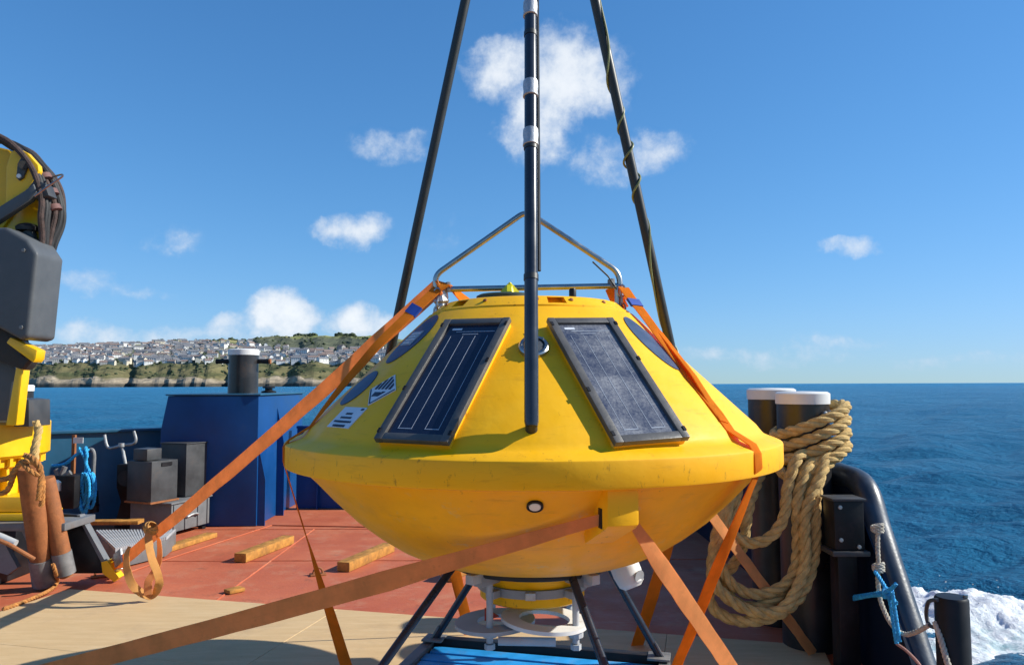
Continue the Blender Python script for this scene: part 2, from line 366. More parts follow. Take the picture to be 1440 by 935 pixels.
# ------------------------------------------------------------------ mesh helpers
class MB:
    def __init__(self):
        self.v = []; self.f = []; self.mi = []; self.cur = 0
    def add(self, vs, fs):
        o = len(self.v)
        self.v += [tuple(p) for p in vs]
        for q in fs:
            self.f.append([o + i for i in q]); self.mi.append(self.cur)
        return self
    def box(self, c, s, M=None, rz=0.0):
        c = Vector(c); h = Vector(s) * 0.5
        if M is None: M = Matrix.Rotation(rz, 3, 'Z')
        vs = [c + M @ Vector((sx * h.x, sy * h.y, sz * h.z)) for sz in (-1, 1) for sy in (-1, 1) for sx in (-1, 1)]
        return self.add(vs, [(0, 2, 3, 1), (4, 5, 7, 6), (0, 1, 5, 4), (2, 6, 7, 3), (0, 4, 6, 2), (1, 3, 7, 5)])
    def prism(self, poly, ext):
        ext = Vector(ext); n = len(poly)
        a = [Vector(p) for p in poly]; b = [p + ext for p in a]
        fs = [tuple(range(n)), tuple(range(2 * n - 1, n - 1, -1))]
        for i in range(n):
            j = (i + 1) % n; fs.append((j, i, n + i, n + j))
        return self.add(a + b, fs)
    def tube(self, pts, r, n=10, closed=False, cap=True):
        P = [Vector(p) for p in pts]; m = len(P)
        rs = r if isinstance(r, (list, tuple)) else [r] * m
        T = []
        for i in range(m):
            if closed: d = P[(i + 1) % m] - P[i - 1]
            else: d = P[min(i + 1, m - 1)] - P[max(i - 1, 0)]
            T.append(d.normalized() if d.length > 1e-9 else Vector((0, 0, 1)))
        up = Vector((0, 0, 1)) if abs(T[0].z) < 0.9 else Vector((1, 0, 0))
        N = (up - T[0] * up.dot(T[0])).normalized()
        vs = []
        for i in range(m):
            N = (N - T[i] * N.dot(T[i])).normalized(); B = T[i].cross(N)
            for k in range(n):
                a = 2 * math.pi * k / n
                vs.append(P[i] + (N * math.cos(a) + B * math.sin(a)) * rs[i])
        fs = []
        for i in range(m if closed else m - 1):
            for k in range(n):
                k2 = (k + 1) % n; i2 = (i + 1) % m
                fs.append((i * n + k, i * n + k2, i2 * n + k2, i2 * n + k))
        if cap and not closed:
            fs.append(tuple(range(n - 1, -1, -1))); fs.append(tuple((m - 1) * n + k for k in range(n)))
        return self.add(vs, fs)
    def lathe(self, prof, c, n=48, M=None, caps=True):
        c = Vector(c); M = M or Matrix.Identity(3)
        vs = []; fs = []; m = len(prof)
        for k in range(n):
            a = 2 * math.pi * k / n
            for (r, z) in prof: vs.append(c + M @ Vector((r * math.cos(a), r * math.sin(a), z)))
        for k in range(n):
            k2 = (k + 1) % n
            for i in range(m - 1): fs.append((k * m + i, k2 * m + i, k2 * m + i + 1, k * m + i + 1))
        if caps and prof[0][0] > 1e-6: fs.append(tuple(k * m for k in range(n - 1, -1, -1)))
        if caps and prof[-1][0] > 1e-6: fs.append(tuple(k * m + m - 1 for k in range(n)))
        return self.add(vs, fs)
    def ribbon(self, pts, face, w, t=0.004):
        P = [Vector(p) for p in pts]; m = len(P)
        F = [Vector(x) for x in face] if isinstance(face[0], (tuple, list, Vector)) else [Vector(face)] * m
        W = w if isinstance(w, (list, tuple)) else [w] * m
        cols = (-1.0, -0.80, -0.70, -0.06, 0.06, 0.70, 0.80, 1.0); nc = len(cols)
        ring = [(c, -1) for c in cols] + [(c, 1) for c in reversed(cols)]
        nr = len(ring); vs = []; g = random.Random(m * 7 + int(abs(P[0].x) * 997))
        for i in range(m):
            d = (P[min(i + 1, m - 1)] - P[max(i - 1, 0)]).normalized()
            s = d.cross(F[i]).normalized(); n = s.cross(d).normalized()
            jw = W[i] * (1 + g.uniform(-0.035, 0.02)); jc = s * g.uniform(-0.0012, 0.0012); cup = g.uniform(-0.02, 0.05) * W[i]
            for a, b in ring: vs.append(P[i] + jc + s * (a * jw / 2) + n * (b * t / 2 - cup * a * a))
        self.add(vs, [tuple(range(nr)), tuple((m - 1) * nr + k for k in range(nr - 1, -1, -1))])
        base = len(self.v) - len(vs)
        for i in range(m - 1):
            for k in range(nr):
                k2 = (k + 1) % nr
                self.f.append([base + i * nr + k2, base + i * nr + k, base + (i + 1) * nr + k, base + (i + 1) * nr + k2])
                self.mi.append(1 if k % nc in (1, 3, 5) else 0)
        return self
    def build(self, name, mats, parent=None, bevel=0.0, bseg=2, smooth=35.0, weld=False):
        if not isinstance(mats, (list, tuple)): mats = [mats]
        V = np.array(self.v, dtype=float)
        c = (V.min(0) + V.max(0)) * 0.5
        me = bpy.data.meshes.new(name)
        me.from_pydata([tuple(p) for p in (V - c)], [], self.f)
        for m in mats: me.materials.append(m)
        if len(mats) > 1: me.polygons.foreach_set('material_index', self.mi)
        bm = bmesh.new(); bm.from_mesh(me)
        bmesh.ops.remove_doubles(bm, verts=bm.verts, dist=1e-5)
        bmesh.ops.recalc_face_normals(bm, faces=bm.faces)
        if bevel > 0:
            ed = [e for e in bm.edges if len(e.link_faces) == 2 and e.calc_face_angle(0) > R(28)]
            bmesh.ops.bevel(bm, geom=ed, offset=bevel, segments=bseg, profile=0.6, affect='EDGES', clamp_overlap=True)
        bm.to_mesh(me); bm.free()
        me.polygons.foreach_set('use_smooth', [True] * len(me.polygons))
        me.set_sharp_from_angle(angle=R(smooth))
        o = bpy.data.objects.new(name, me); COL.objects.link(o)
        o.location = c
        if parent is not None: adopt(o, parent)
        return o

def world_loc(o):
    p = Vector(o.location)
    return p
ROOTLOC = {}
def adopt(o, parent):
    """parent o while leaving it where it stands (no rotations in the chain)"""
    wp = Vector(o.location)
    ROOTLOC[o.name] = wp
    o.parent = parent
    o.location = wp - ROOTLOC.get(parent.name, Vector(parent.location))

def thing(name, loc, label, cat, group=None):
    o = bpy.data.objects.new(name, None); COL.objects.link(o)
    o.location = loc; o.empty_display_size = 0.1
    ROOTLOC[o.name] = Vector(loc)
    return tag(o, label, cat, group)
def tag(o, label, cat, group=None):
    o['label'] = label; o['category'] = cat
    if group: o['group'] = group
    return o
def structure(o):
    o['kind'] = 'structure'; return o
def lerp(a, b, t): return Vector(a).lerp(Vector(b), t)
def smooth_path(pts, per=8, closed=False):
    """Catmull-Rom through the points"""
    P = [Vector(p) for p in pts]; n = len(P); outp = []
    rngi = range(n) if closed else range(n - 1)
    for i in rngi:
        if closed: p0, p1, p2, p3 = P[i - 1], P[i], P[(i + 1) % n], P[(i + 2) % n]
        else: p0, p1, p2, p3 = P[max(i - 1, 0)], P[i], P[i + 1], P[min(i + 2, n - 1)]
        for k in range(per):
            t = k / per
            outp.append(0.5 * ((2 * p1) + (p2 - p0) * t + (2 * p0 - 5 * p1 + 4 * p2 - p3) * t * t + (3 * p1 - p0 - 3 * p2 + p3) * t ** 3))
    if not closed: outp.append(P[-1])
    return outp
def resample(pts, step):
    P = [Vector(p) for p in pts]; outp = [P[0]]; acc = 0.0
    for a, b in zip(P, P[1:]):
        d = (b - a).length
        if d < 1e-9: continue
        s = step - acc
        while s <= d:
            outp.append(a.lerp(b, s / d)); s += step
        acc = d - (s - step)
    return outp
def rope(mb, pts, r, strands=3, pitch=None, n=7, step=None):
    """laid rope: strands wound round the path"""
    pitch = pitch or r * 7; step = step or pitch / 10
    P = resample(pts, step); m = len(P)
    if m < 3: return
    T = [(P[min(i + 1, m - 1)] - P[max(i - 1, 0)]).normalized() for i in range(m)]
    up = Vector((0, 0, 1)) if abs(T[0].z) < 0.9 else Vector((1, 0, 0))
    N = (up - T[0] * up.dot(T[0])).normalized(); fr = []
    for i in range(m):
        N = (N - T[i] * N.dot(T[i])).normalized(); fr.append((N.copy(), T[i].cross(N)))
    for s in range(strands):
        q = []
        for i in range(m):
            a = 2 * math.pi * (i * step / pitch + s / strands)
            q.append(P[i] + (fr[i][0] * math.cos(a) + fr[i][1] * math.sin(a)) * r * 0.5)
        mb.tube(q, r * 0.56, n)

def vnoise(x, y, seed=0):
    """vectorised value noise in 0..1"""
    xi = np.floor(x).astype(np.int64); yi = np.floor(y).astype(np.int64)
    xf = x - xi; yf = y - yi
    def h(a, b):
        n = (a * 374761393 + b * 668265263 + seed * 974634521) & 0x7fffffff
        n = ((n ^ (n >> 13)) * 1274126177) & 0x7fffffff
        n = n ^ (n >> 16)
        return (n % 100003) / 100003.0
    u = xf * xf * (3 - 2 * xf); v = yf * yf * (3 - 2 * yf)
    return (h(xi, yi) * (1 - u) + h(xi + 1, yi) * u) * (1 - v) + (h(xi, yi + 1) * (1 - u) + h(xi + 1, yi + 1) * u) * v
def fbm(x, y, octv=5, seed=0, gain=0.5):
    s = 0; a = 1; tot = 0
    for i in range(octv):
        s = s + a * vnoise(x * 2 ** i, y * 2 ** i, seed + i * 17); tot += a; a *= gain
    return s / tot
def grid_mesh(name, X, Y, Z, mat_, keep=None, attrs=None, smooth=True):
    m, n = X.shape
    co = np.stack([X, Y, Z], -1).reshape(-1, 3)
    i = np.arange((m - 1) * (n - 1)); r = i // (n - 1); c = i % (n - 1)
    q = np.stack([r * n + c, r * n + c + 1, (r + 1) * n + c + 1, (r + 1) * n + c], -1)
    if keep is not None: q = q[keep.reshape(-1)[i]] if keep.shape == ((m - 1), (n - 1)) else q
    me = bpy.data.meshes.new(name)
    me.vertices.add(len(co)); me.vertices.foreach_set('co', co.reshape(-1).astype(np.float32))
    me.loops.add(q.size); me.loops.foreach_set('vertex_index', q.reshape(-1).astype(np.int32))
    me.polygons.add(len(q))
    me.polygons.foreach_set('loop_start', np.arange(0, q.size, 4, dtype=np.int32))
    me.polygons.foreach_set('use_smooth', np.full(len(q), smooth))
    me.materials.append(mat_)
    for k, (typ, arr) in (attrs or {}).items():
        at = me.attributes.new(k, typ, 'POINT')
        at.data.foreach_set('color' if typ == 'FLOAT_COLOR' else 'value', arr.reshape(-1).astype(np.float32))
    me.update(); me.validate()
    o = bpy.data.objects.new(name, me); COL.objects.link(o)
    return o

# ================================================================== SETTING
SEA = -1.0
# ---- sea: rings of facets round the boat, fine nearby, reaching the horizon
def make_sea():
    nr, na = 560, 620
    rad = np.concatenate([np.array([0.5]), np.geomspace(2.2, 14000, nr)])
    ang = np.linspace(R(-82), R(82), na)
    A, Rr = np.meshgrid(ang, rad)
    X = np.sin(A) * Rr; Y = np.cos(A) * Rr - 1.0
    dr = np.gradient(rad)[:, None] * np.ones_like(A)
    Z = np.full_like(X, SEA)
    g = np.random.default_rng(5)
    for k in range(46):
        L = 0.55 * (26 / 0.55) ** (k / 45.0)
        th = R(118) + g.normal(0, 0.55)
        amp = 0.0072 * L ** 0.70 * (1.9 if L < 5 else 1.0)
        kx, ky = math.cos(th) * 2 * math.pi / L, math.sin(th) * 2 * math.pi / L
        fade = np.clip((L / (dr * 2.6) - 1.0), 0, 1)
        ph = X * kx + Y * ky + g.uniform(0, 6.28) + 1.5 * vnoise(X / (L * 3), Y / (L * 3), k)
        Z += amp * fade * (np.sin(ph) + 0.28 * np.cos(2 * ph))
    o = grid_mesh('sea', X, Y, Z, M_SEA)
    return structure(o)
make_sea()

# ---- wake beside the hull
def make_wake():
    xs = np.arange(2.35, 9.5, 0.035); ys = np.arange(2.5, 11.5, 0.035)
    X, Y = np.meshgrid(xs, ys)
    edge = 9.35 - 0.42 * np.clip(X - 5.4, 0, 9) - 1.0 * np.clip(3.6 - X, 0, 9) + 0.7 * (fbm(X * 1.3, Y * 0.6, 4, 3) - 0.5) + 0.35 * (fbm(X * 6, Y * 3, 3, 8) - 0.5)
    inside = edge - Y
    crest = np.exp(-((inside - 0.35) / 0.55) ** 2)
    n = fbm(X * 2.0, Y * 2.0, 6, 21, 0.6)
    nf = fbm(X * 11.0 + 2 * n, Y * 5.0 + 2 * n, 5, 31, 0.65)
    Z = SEA + 0.02 + 0.24 * crest * (0.25 + 0.9 * n) + 0.16 * (n - 0.35) + 0.075 * (nf - 0.5)
    Z -= np.clip(0.10 - inside, 0, 1) * 2.0
    fo = np.clip(crest * 1.1 + 0.35 * np.clip(inside, 0, 1) * (n > 0.52) + np.clip((nf - 0.56) * 3, 0, 0.6), 0, 1)
    keep = (inside > -0.12)[:-1, :-1]
    o = grid_mesh('wake_foam', X, Y, Z, M_FOAM, keep=keep, attrs={'foam': ('FLOAT', fo)})
    o['kind'] = 'stuff'; o['label'] = 'white churning wake beside the boat'; o['category'] = 'foam'
    # thrown droplets
    mb = MB(); g = random.Random(4)
    for i in range(60):
        x = g.uniform(4.4, 8.0); e = 9.35 - 0.42 * max(0, x - 5.4)
        p = Vector((x, e + g.uniform(-0.9, 0.2), SEA + 0.2 + abs(g.gauss(0, 0.13)))); s = g.uniform(0.004, 0.011)
        mb.add([p + Vector(q) * s for q in ((1, 0, 0), (-1, 0, 0), (0, 1, 0), (0, -1, 0), (0, 0, 1), (0, 0, -1))],
               [(0, 2, 4), (2, 1, 4), (1, 3, 4), (3, 0, 4), (2, 0, 5), (1, 2, 5), (3, 1, 5), (0, 3, 5)])
    d = mb.build('wake_spray', M_WHITE)
    d['kind'] = 'stuff'; d['label'] = 'white spray droplets thrown up above the wake'; d['category'] = 'spray'
make_wake()

# ---- headland across the water
def coast_y(X):
    return 1500 + 75 * (fbm(X / 170.0, X * 0 + 3.3, 3, 40) - 0.5) + 60 * (fbm(X / 45.0, X * 0 + 1.3, 3, 44) - 0.5) \
        + 70 * np.exp(-((X + 578) / 22.0) ** 2) + 40 * np.exp(-((X + 775) / 14.0) ** 2) + 700 * np.clip((X + 200) / 330.0, 0, 1) ** 2
SKY_PX = [(-1400, 108), (-1150, 114), (-930, 120), (-735, 130), (-600, 138), (-480, 152), (-340, 155), (-250, 146), (-120, 110), (80, 40)]
def land_h(X, T):
    """height above the sea T metres inland"""
    top = np.interp(X * 1500.0 / (1500 + T), [p[0] for p in SKY_PX], [p[1] for p in SKY_PX])
    j = fbm(X / 26.0, T / 22.0, 4, 50)
    rock = np.interp(T, [-30, 0, 6, 22, 40], [-6, -1, 7, 15, 20]) + (j - 0.5) * 16 * np.clip(T / 10.0, 0, 1)
    veg = np.interp(T, [0, 40, 110, 160], [0, 0, 26, 31])
    pl = np.interp(T, [110, 560, 860, 1000, 1300], [0, 0.80, 1.0, 1.0, 0.8])
    h = rock + veg * (0.85 + 0.3 * fbm(X / 90.0, T / 60.0, 3, 53)) + pl * (top - 52) + (fbm(X / 130.0, T / 130.0, 4, 57) - 0.5) * 9 * np.clip(T / 200.0, 0, 1)
    return h
def make_land():
    xs = np.arange(-1420, 120, 4.5)
    ts = np.concatenate([np.arange(-30, 60, 2.5), np.arange(60, 200, 5.0), np.arange(200, 1320, 12.0)])
    X, T = np.meshgrid(xs, ts)
    Xw = X * (1 + np.clip(T, 0, None) / 1900.0)
    Y = coast_y(X) + T
    H = land_h(Xw, T)
    H = H * np.clip((150 - X) / 260.0, 0, 1) ** 0.5
    gy, gx = np.gradient(H)
    n1 = fbm(Xw / 30.0, T / 14.0, 4, 60); n2 = fbm(Xw / 9.0, T / 5.0, 3, 65); n3 = fbm(Xw / 140.0, T / 45.0, 3, 70)
    rock = np.array([0.31, 0.255, 0.19]); dark = np.array([0.07, 0.065, 0.055]); veg = np.array([0.15, 0.135, 0.068]); bush = np.array([0.075, 0.082, 0.04])
    town = np.array([0.10, 0.11, 0.075]); grass = np.array([0.21, 0.235, 0.085]); tan = np.array([0.27, 0.25, 0.12])
    C = np.empty(X.shape + (3,))
    C[:] = veg
    f = np.clip((n1 - 0.45) * 5, 0, 1)[..., None]; C = C * (1 - f) + bush * f
    f = np.clip((34 - T + (n1 - 0.5) * 44) / 10, 0, 1)[..., None]; C = C * (1 - f) + (rock * (0.65 + 0.7 * n2[..., None])) * f
    f = (np.clip((9 - H + (n2 - .5) * 6) / 3, 0, 1) * np.clip((20 - T) / 8, 0, 1))[..., None]; C = C * (1 - f) + dark * f
    f = np.clip((T - 110) / 30, 0, 1)[..., None]; C = C * (1 - f) + (town * (0.7 + 0.6 * n1[..., None])) * f
    f = np.clip((T - 520) / 60, 0, 1)[..., None]
    fields = np.where((n3 > 0.5)[..., None], grass, tan * (0.8 + 0.4 * n1[..., None]))
    hed = (np.abs(n3 - 0.5) < 0.02) | (np.abs(n3 - 0.62) < 0.02)
    fields = np.where(hed[..., None], bush, fields)
    C = C * (1 - f) + fields * f
    C4 = np.concatenate([C, np.ones(X.shape + (1,))], -1)
    o = grid_mesh('headland', Xw, Y, H + SEA, M_LAND, attrs={'col': ('FLOAT_COLOR', C4)}, smooth=False)
    return structure(o)
make_land()
def land_point(x, t):
    """x is measured at the shore; widens inland like the sheet itself"""
    xa = np.array([float(x)]); xw = xa * (1 + max(t, 0) / 1900.0)
    h = land_h(xw, np.array([float(t)])) * np.clip((150 - xa) / 260.0, 0, 1) ** 0.5
    return float(xw[0]), float(coast_y(xa)[0] + t), float(h[0]) + SEA

# ---- houses of the town
M_RENDER = [mat('render_white', (0.74, 0.73, 0.70), 0.8, var=0.05), mat('render_cream', (0.62, 0.56, 0.44), 0.8, var=0.05), mat('render_grey', (0.36, 0.35, 0.33), 0.8, var=0.05)]
M_ROOF = [mat('slate', (0.17, 0.17, 0.18), 0.7, var=0.1), mat('brown_tile', (0.23, 0.165, 0.14), 0.8, var=0.1)]
M_GLASSF = mat('far_window', (0.03, 0.035, 0.045), 0.25)
def house_mesh(wd, dp, ht, rh, mw, mr):
    mb = MB(); x, y = wd / 2, dp / 2
    mb.cur = 0
    mb.add([(-x, -y, -6), (x, -y, -6), (x, y, -6), (-x, y, -6), (-x, -y, ht), (x, -y, ht), (x, y, ht), (-x, y, ht), (-x, 0, ht + rh), (x, 0, ht + rh)],
           [(0, 1, 5, 4), (1, 2, 6, 9, 5), (2, 3, 7, 6), (3, 0, 4, 8, 7), (3, 2, 1, 0)])
    mb.cur = 1
    e = 0.5
    for s in (-1, 1):
        mb.prism([(-x - e, s * (y + e), ht - 0.5), (x + e, s * (y + e), ht - 0.5), (x + e, 0, ht + rh + 0.15), (-x - e, 0, ht + rh + 0.15)], (0, 0, 0.35))
    mb.box((x * 0.6, 0, ht + rh + 0.5), (1.0, 0.8, 1.6))
    mb.cur = 2
    nw = max(2, int(wd / 3.2))
    for i in range(nw):
        for zz in ([1.4, 4.2] if ht > 4.5 else [1.5]):
            mb.box((-x + wd * (i + 0.5) / nw, -y - 0.03, zz), (1.2, 0.1, 1.3))
    for zz in ([1.4, 4.2] if ht > 4.5 else [1.5]): mb.box((x + 0.03, 0, zz), (0.1, 1.2, 1.3))
    o = mb.build('house', [M_RENDER[mw], M_ROOF[mr], M_GLASSF], smooth=20)
    me = o.data; off = Vector(o.location)
    me.transform(Matrix.Translation(off)); bpy.data.objects.remove(o)
    return me
KINDS = []
for (wd, dp, ht, rh) in ((11, 8, 5.6, 2.6), (16, 8.5, 5.8, 2.8), (9, 9, 5.2, 3.0), (13, 8, 3.4, 2.6), (22, 9, 6.4, 2.6)):
    for mw in (0, 1, 2):
        for mr in (0, 1): KINDS.append((house_mesh(wd, dp, ht, rh, mw, mr), mw, mr, ht, wd))
WALLN = ['white', 'cream', 'grey']; ROOFN = ['slate grey roof', 'brown tiled roof']
def make_town():
    g = random.Random(23); spots = []
    tries = 0
    while len(spots) < 1150 and tries < 60000:
        tries += 1
        x = g.uniform(-1080, -215); t = 118 + 500 * g.random() ** 1.1
        # the built-up band is deep on the left, a looser strip of larger houses on the right
        far = 620 if x < -640 else (520 if x < -560 else (380 if x < -470 else 290))
        if t > far: continue
        if x > -470 and g.random() < 0.35: continue
        row = round(t / 18.0) * 18.0 + g.uniform(-3, 3)
        q = (x, row)
        if any(abs(q[0] - a) < (12 + 3 * (x > -470)) and abs(q[1] - b) < 13 for a, b in spots): continue
        spots.append(q)
    spots.sort(key=lambda q: q[1])
    rest = MB_far = []
    for i, (x, t) in enumerate(spots):
        p = land_point(x, t)
        r = g.random(); mw = 0 if r < (0.85 if (x < -830 or x > -470) else 0.62) else (1 if r < 0.84 else 2)
        mr = 0 if g.random() < 0.72 else 1
        ks = [k for k in KINDS if k[1] == mw and k[2] == mr]
        k = g.choice(ks)
        rz = math.atan2(p[0], p[1]) * -1 + g.choice((0, 0, 0, R(90))) + g.gauss(0, 0.3)
        sc = g.uniform(0.85, 1.15) * (1.15 if x > -470 else 1.0)
        if i < 300:
            o = bpy.data.objects.new('house', k[0]); COL.objects.link(o)
            o.location = p; o.rotation_euler = (0, 0, rz); o.scale = (sc, sc, sc)
            kind = 'long terraced row' if k[4] > 20 else ('bungalow' if k[3] < 4 else 'two storey house')
            tag(o, '%s %s with %s in the town above the cliffs' % (WALLN[mw], kind, ROOFN[mr]), 'house', 'houses of the hillside town across the water')
        else: rest.append((k, p, rz, sc))
    # the remaining, farthest houses as one mass
    V = []; F = []; MI = []; off = 0
    for k, p, rz, sc in rest:
        me = k[0]; Mx = Matrix.Translation(p) @ Matrix.Rotation(rz, 4, 'Z') @ Matrix.Scale(sc, 4)
        V += [tuple(Mx @ v.co) for v in me.vertices]
        for pl in me.polygons:
            F.append([off + i for i in pl.vertices]); MI.append({0: k[1], 1: 3 + k[2], 2: 5}[pl.material_index])
        off += len(me.vertices)
    me = bpy.data.meshes.new('far_houses'); me.from_pydata(V, [], F)
    for m in M_RENDER + M_ROOF + [M_GLASSF]: me.materials.append(m)
    me.polygons.foreach_set('material_index', MI)
    o = bpy.data.objects.new('far_houses', me); COL.objects.link(o)
    o['kind'] = 'stuff'; o['label'] = 'far rows of small houses climbing the hill behind the town'; o['category'] = 'houses'
make_town()

# ---- woodland and hedges on the headland
M_LEAF = mat('far_foliage', (0.045, 0.065, 0.025), 0.9, var=0.4, scale=0.15)
def make_woods():
    g = random.Random(9); mb = MB()
    ico = bmesh.new(); bmesh.ops.create_icosphere(ico, subdivisions=2, radius=1.0)
    iv = [v.co.copy() for v in ico.verts]; ifc = [[v.index for v in f.verts] for f in ico.faces]; ico.free()
    def blob(p, r):
        vs = [Vector((v.x * r * g.uniform(0.75, 1.25), v.y * r * g.uniform(0.75, 1.25), max(-0.4, v.z) * r * g.uniform(0.6, 1.1))) + Vector(p) for v in iv]
        mb.add(vs, ifc)
    # tree belts along the skyline
    for (x0, x1, t, n, r0) in ((-690, -610, 860, 22, 9), (-560, -500, 900, 18, 9), (-900, -800, 700, 16, 7), (-1050, -930, 620, 22, 7), (-800, -700, 760, 10, 7), (-430, -330, 560, 8, 4)):
        for i in range(n):
            p = land_point(g.uniform(x0, x1) / (1 + t / 1900.0) , t + g.uniform(-20, 20)); blob((p[0], p[1], p[2] + 3), r0 * g.uniform(0.6, 1.3))
    # garden trees among the houses and scrub on the slope
    for i in range(230):
        p = land_point(g.uniform(-1080, -215), 105 + 460 * g.random()); blob((p[0], p[1], p[2] + 2), g.uniform(2.5, 5.5))
    for i in range(160):
        p = land_point(g.uniform(-1080, -150), g.uniform(30, 110)); blob(p, g.uniform(2, 4.5))
    o = mb.build('woodland', M_LEAF, smooth=10)
    o['kind'] = 'stuff'; o['label'] = 'dark trees and scrub scattered over the headland'; o['category'] = 'trees'
make_woods()

# ---- deck of the boat
def make_deck():
    mb = MB()
    poly = [(-7.2, -2, 0), (2.28, -2, 0), (2.28, 11.4, 0), (-4.3, 11.4, 0), (-4.6, 10.2, 0), (-7.2, 8.2, 0)]
    mb.prism(poly, (0, 0, -1.6))
    return structure(mb.build('deck', M_DECK, smooth=20))
deck = make_deck()
# welded flat bars on the steel deck
bars = [((-3.410, 7.454, 0), (-2.928, 9.293, 0)), ((-2.928, 9.293, 0), (-1.349, 9.127, 0)), ((-3.557, 6.761, 0), (-3.410, 7.454, 0))]
for a, b in bars:
    a, b = Vector(a), Vector(b); d = b - a; c = (a + b) / 2
    MB().box((c.x, c.y, 0.008), (d.length, 0.025, 0.012), rz=math.atan2(d.y, d.x)).build('deck_bar', M_DECK, deck, bevel=0.004)

# weld beads of the deck plates, and two pad eyes
def weld(a, b):
    a, b = Vector(a), Vector(b); n = max(6, int((b - a).length / 0.08)); g = random.Random(n)
    MB().tube([a.lerp(b, k / n) + Vector((0, g.uniform(-.004, .004), 0.0005)) for k in range(n + 1)], [0.007 + g.uniform(0, .004) for _ in range(n + 1)], 6).build('weld_bead', M_DECK, deck)
weld((-7.0, 7.45, 0), (2.1, 7.45, 0)); weld((-7.0, 9.05, 0), (2.1, 9.05, 0))
weld((-2.35, 5.9, 0), (-2.35, 9.05, 0)); weld((0.1, 5.7, 0), (0.1, 10.5, 0)); weld((-4.6, 7.45, 0), (-4.6, 9.5, 0))
def pad_eye(x, y, rz, label):
    root = thing('pad_eye', (x, y, 0), label, 'pad eye', 'pad eyes welded to the deck')
    MB().box((x, y, 0.008), (0.14, 0.09, 0.014), rz=rz).build('base', M_RUST, root, bevel=0.003)
    M = Matrix.Rotation(rz, 3, 'Z')
    MB().tube([Vector((x, y, 0.012)) + M @ Vector((0.042 * math.cos(a), 0, 0.055 * math.sin(a))) for a in [math.pi * k / 10 for k in range(11)]], 0.010, 8).build('eye', M_RUST, root)
pad_eye(-1.75, 6.9, 0.4, 'small rusty pad eye on the open red deck behind the plywood')
pad_eye(-0.9, 8.2, -0.3, 'small rusty pad eye on the red deck far behind the buoy')
p_ = (-3.635, 6.860, 0); pad_eye(p_[0] - 0.05, p_[1], 0.6, 'small rusty pad eye holding the long left strap')

# plywood sheets laid over the deck
ply_o = Vector((-0.55, 5.62, 0.0)); ply_d = Vector((0.97, -0.243, 0)).normalized(); ply_n = Vector((-ply_d.y, ply_d.x, 0)) * -1
def ply_sheet(u0, u1, v0, v1, label, z=0.005):
    u0 += 0.0012; u1 -= 0.0012; v0 += 0.0012; v1 -= 0.0012
    q = [ply_o + ply_d * u + ply_n * v + Vector((0, 0, z)) for u, v in ((u0, v0), (u1, v0), (u1, v1), (u0, v1))]
    o = MB().prism(q, (0, 0, 0.012)).build('plywood_sheet', M_PLY, bevel=0.002, bseg=1)
    return tag(o, label, 'plywood', 'plywood sheets covering the deck')
ply_sheet(-0.80, 1.64, 0.0, 1.22, 'plywood sheet under the back of the blue pallet')
ply_sheet(1.64, 2.62, 0.0, 1.22, 'narrow shaded plywood sheet on the deck beside the right bulwark')
ply_sheet(-3.24, -0.80, 0.0, 1.22, 'sunlit plywood sheet below the hanging strap loop')
ply_sheet(-0.80, 1.64, 1.22, 2.44, 'plywood sheet under the front of the blue pallet')
ply_sheet(-3.24, -0.80, 1.22, 2.44, 'plywood sheet with the edge of the round shadow on it')
ply_sheet(-0.80, 1.64, 2.44, 4.88, 'unseen plywood sheet added in front of the pallet to bounce sunlight')  # out of view, added to bounce sunlight onto bowl and rim
ply_sheet(-3.24, -0.80, 2.44, 4.88, 'unseen plywood sheet added at the left of the pallet to bounce sunlight')  # out of view too, added for light bounced up at the hull
ply_sheet(1.64, 2.5, 1.22, 2.44, 'plywood sheet at the lower right under the orange straps')
ply_sheet(-5.68, -3.24, 2.44, 4.88, 'unseen plywood sheet added at the far left to bounce sunlight')  # end of the unseen row added for its bounce light
ply_sheet(-5.68, -3.24, 1.22, 2.44, 'plywood sheet at the lower left corner')

# ---- bulwarks
def bulwark(name, a, b, h, th, m, label, posts=()):
    a, b = Vector(a), Vector(b); d = b - a; rz = math.atan2(d.y, d.x); c = (a + b) / 2
    nrm = Vector((d.y, -d.x, 0)).normalized()
    root = thing(name, (c.x, c.y, 0), label, 'bulwark')
    MB().box((c.x, c.y, h / 2 + 0.002), (d.length, th, h), rz=rz).build('plating', m, root)
    MB().box((c.x, c.y, h + 0.02), (d.length, th + 0.10, 0.035), rz=rz).build('cap_rail', m, root, bevel=0.01)
    for t in posts:
        p = a.lerp(b, t) + nrm * (th / 2 + 0.06)
        MB().prism([p + nrm * 0.06 + Vector((0, 0, 0.004)), p - nrm * 0.055 + Vector((0, 0, 0.004)), p - nrm * 0.055 + Vector((0, 0, h - 0.02)), p - nrm * 0.02 + Vector((0, 0, h - 0.02))], d.normalized() * 0.015).build('bracket', m, root)
    return root
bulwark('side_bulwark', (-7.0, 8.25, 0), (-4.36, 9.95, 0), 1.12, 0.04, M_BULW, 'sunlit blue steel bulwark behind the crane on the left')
bulwark('end_bulwark', (-3.0, 10.6, 0), (2.1, 10.6, 0), 1.10, 0.04, M_NAVY, 'shaded navy bulwark across the far end of the deck', (0.06, 0.22, 0.4, 0.6, 0.8))
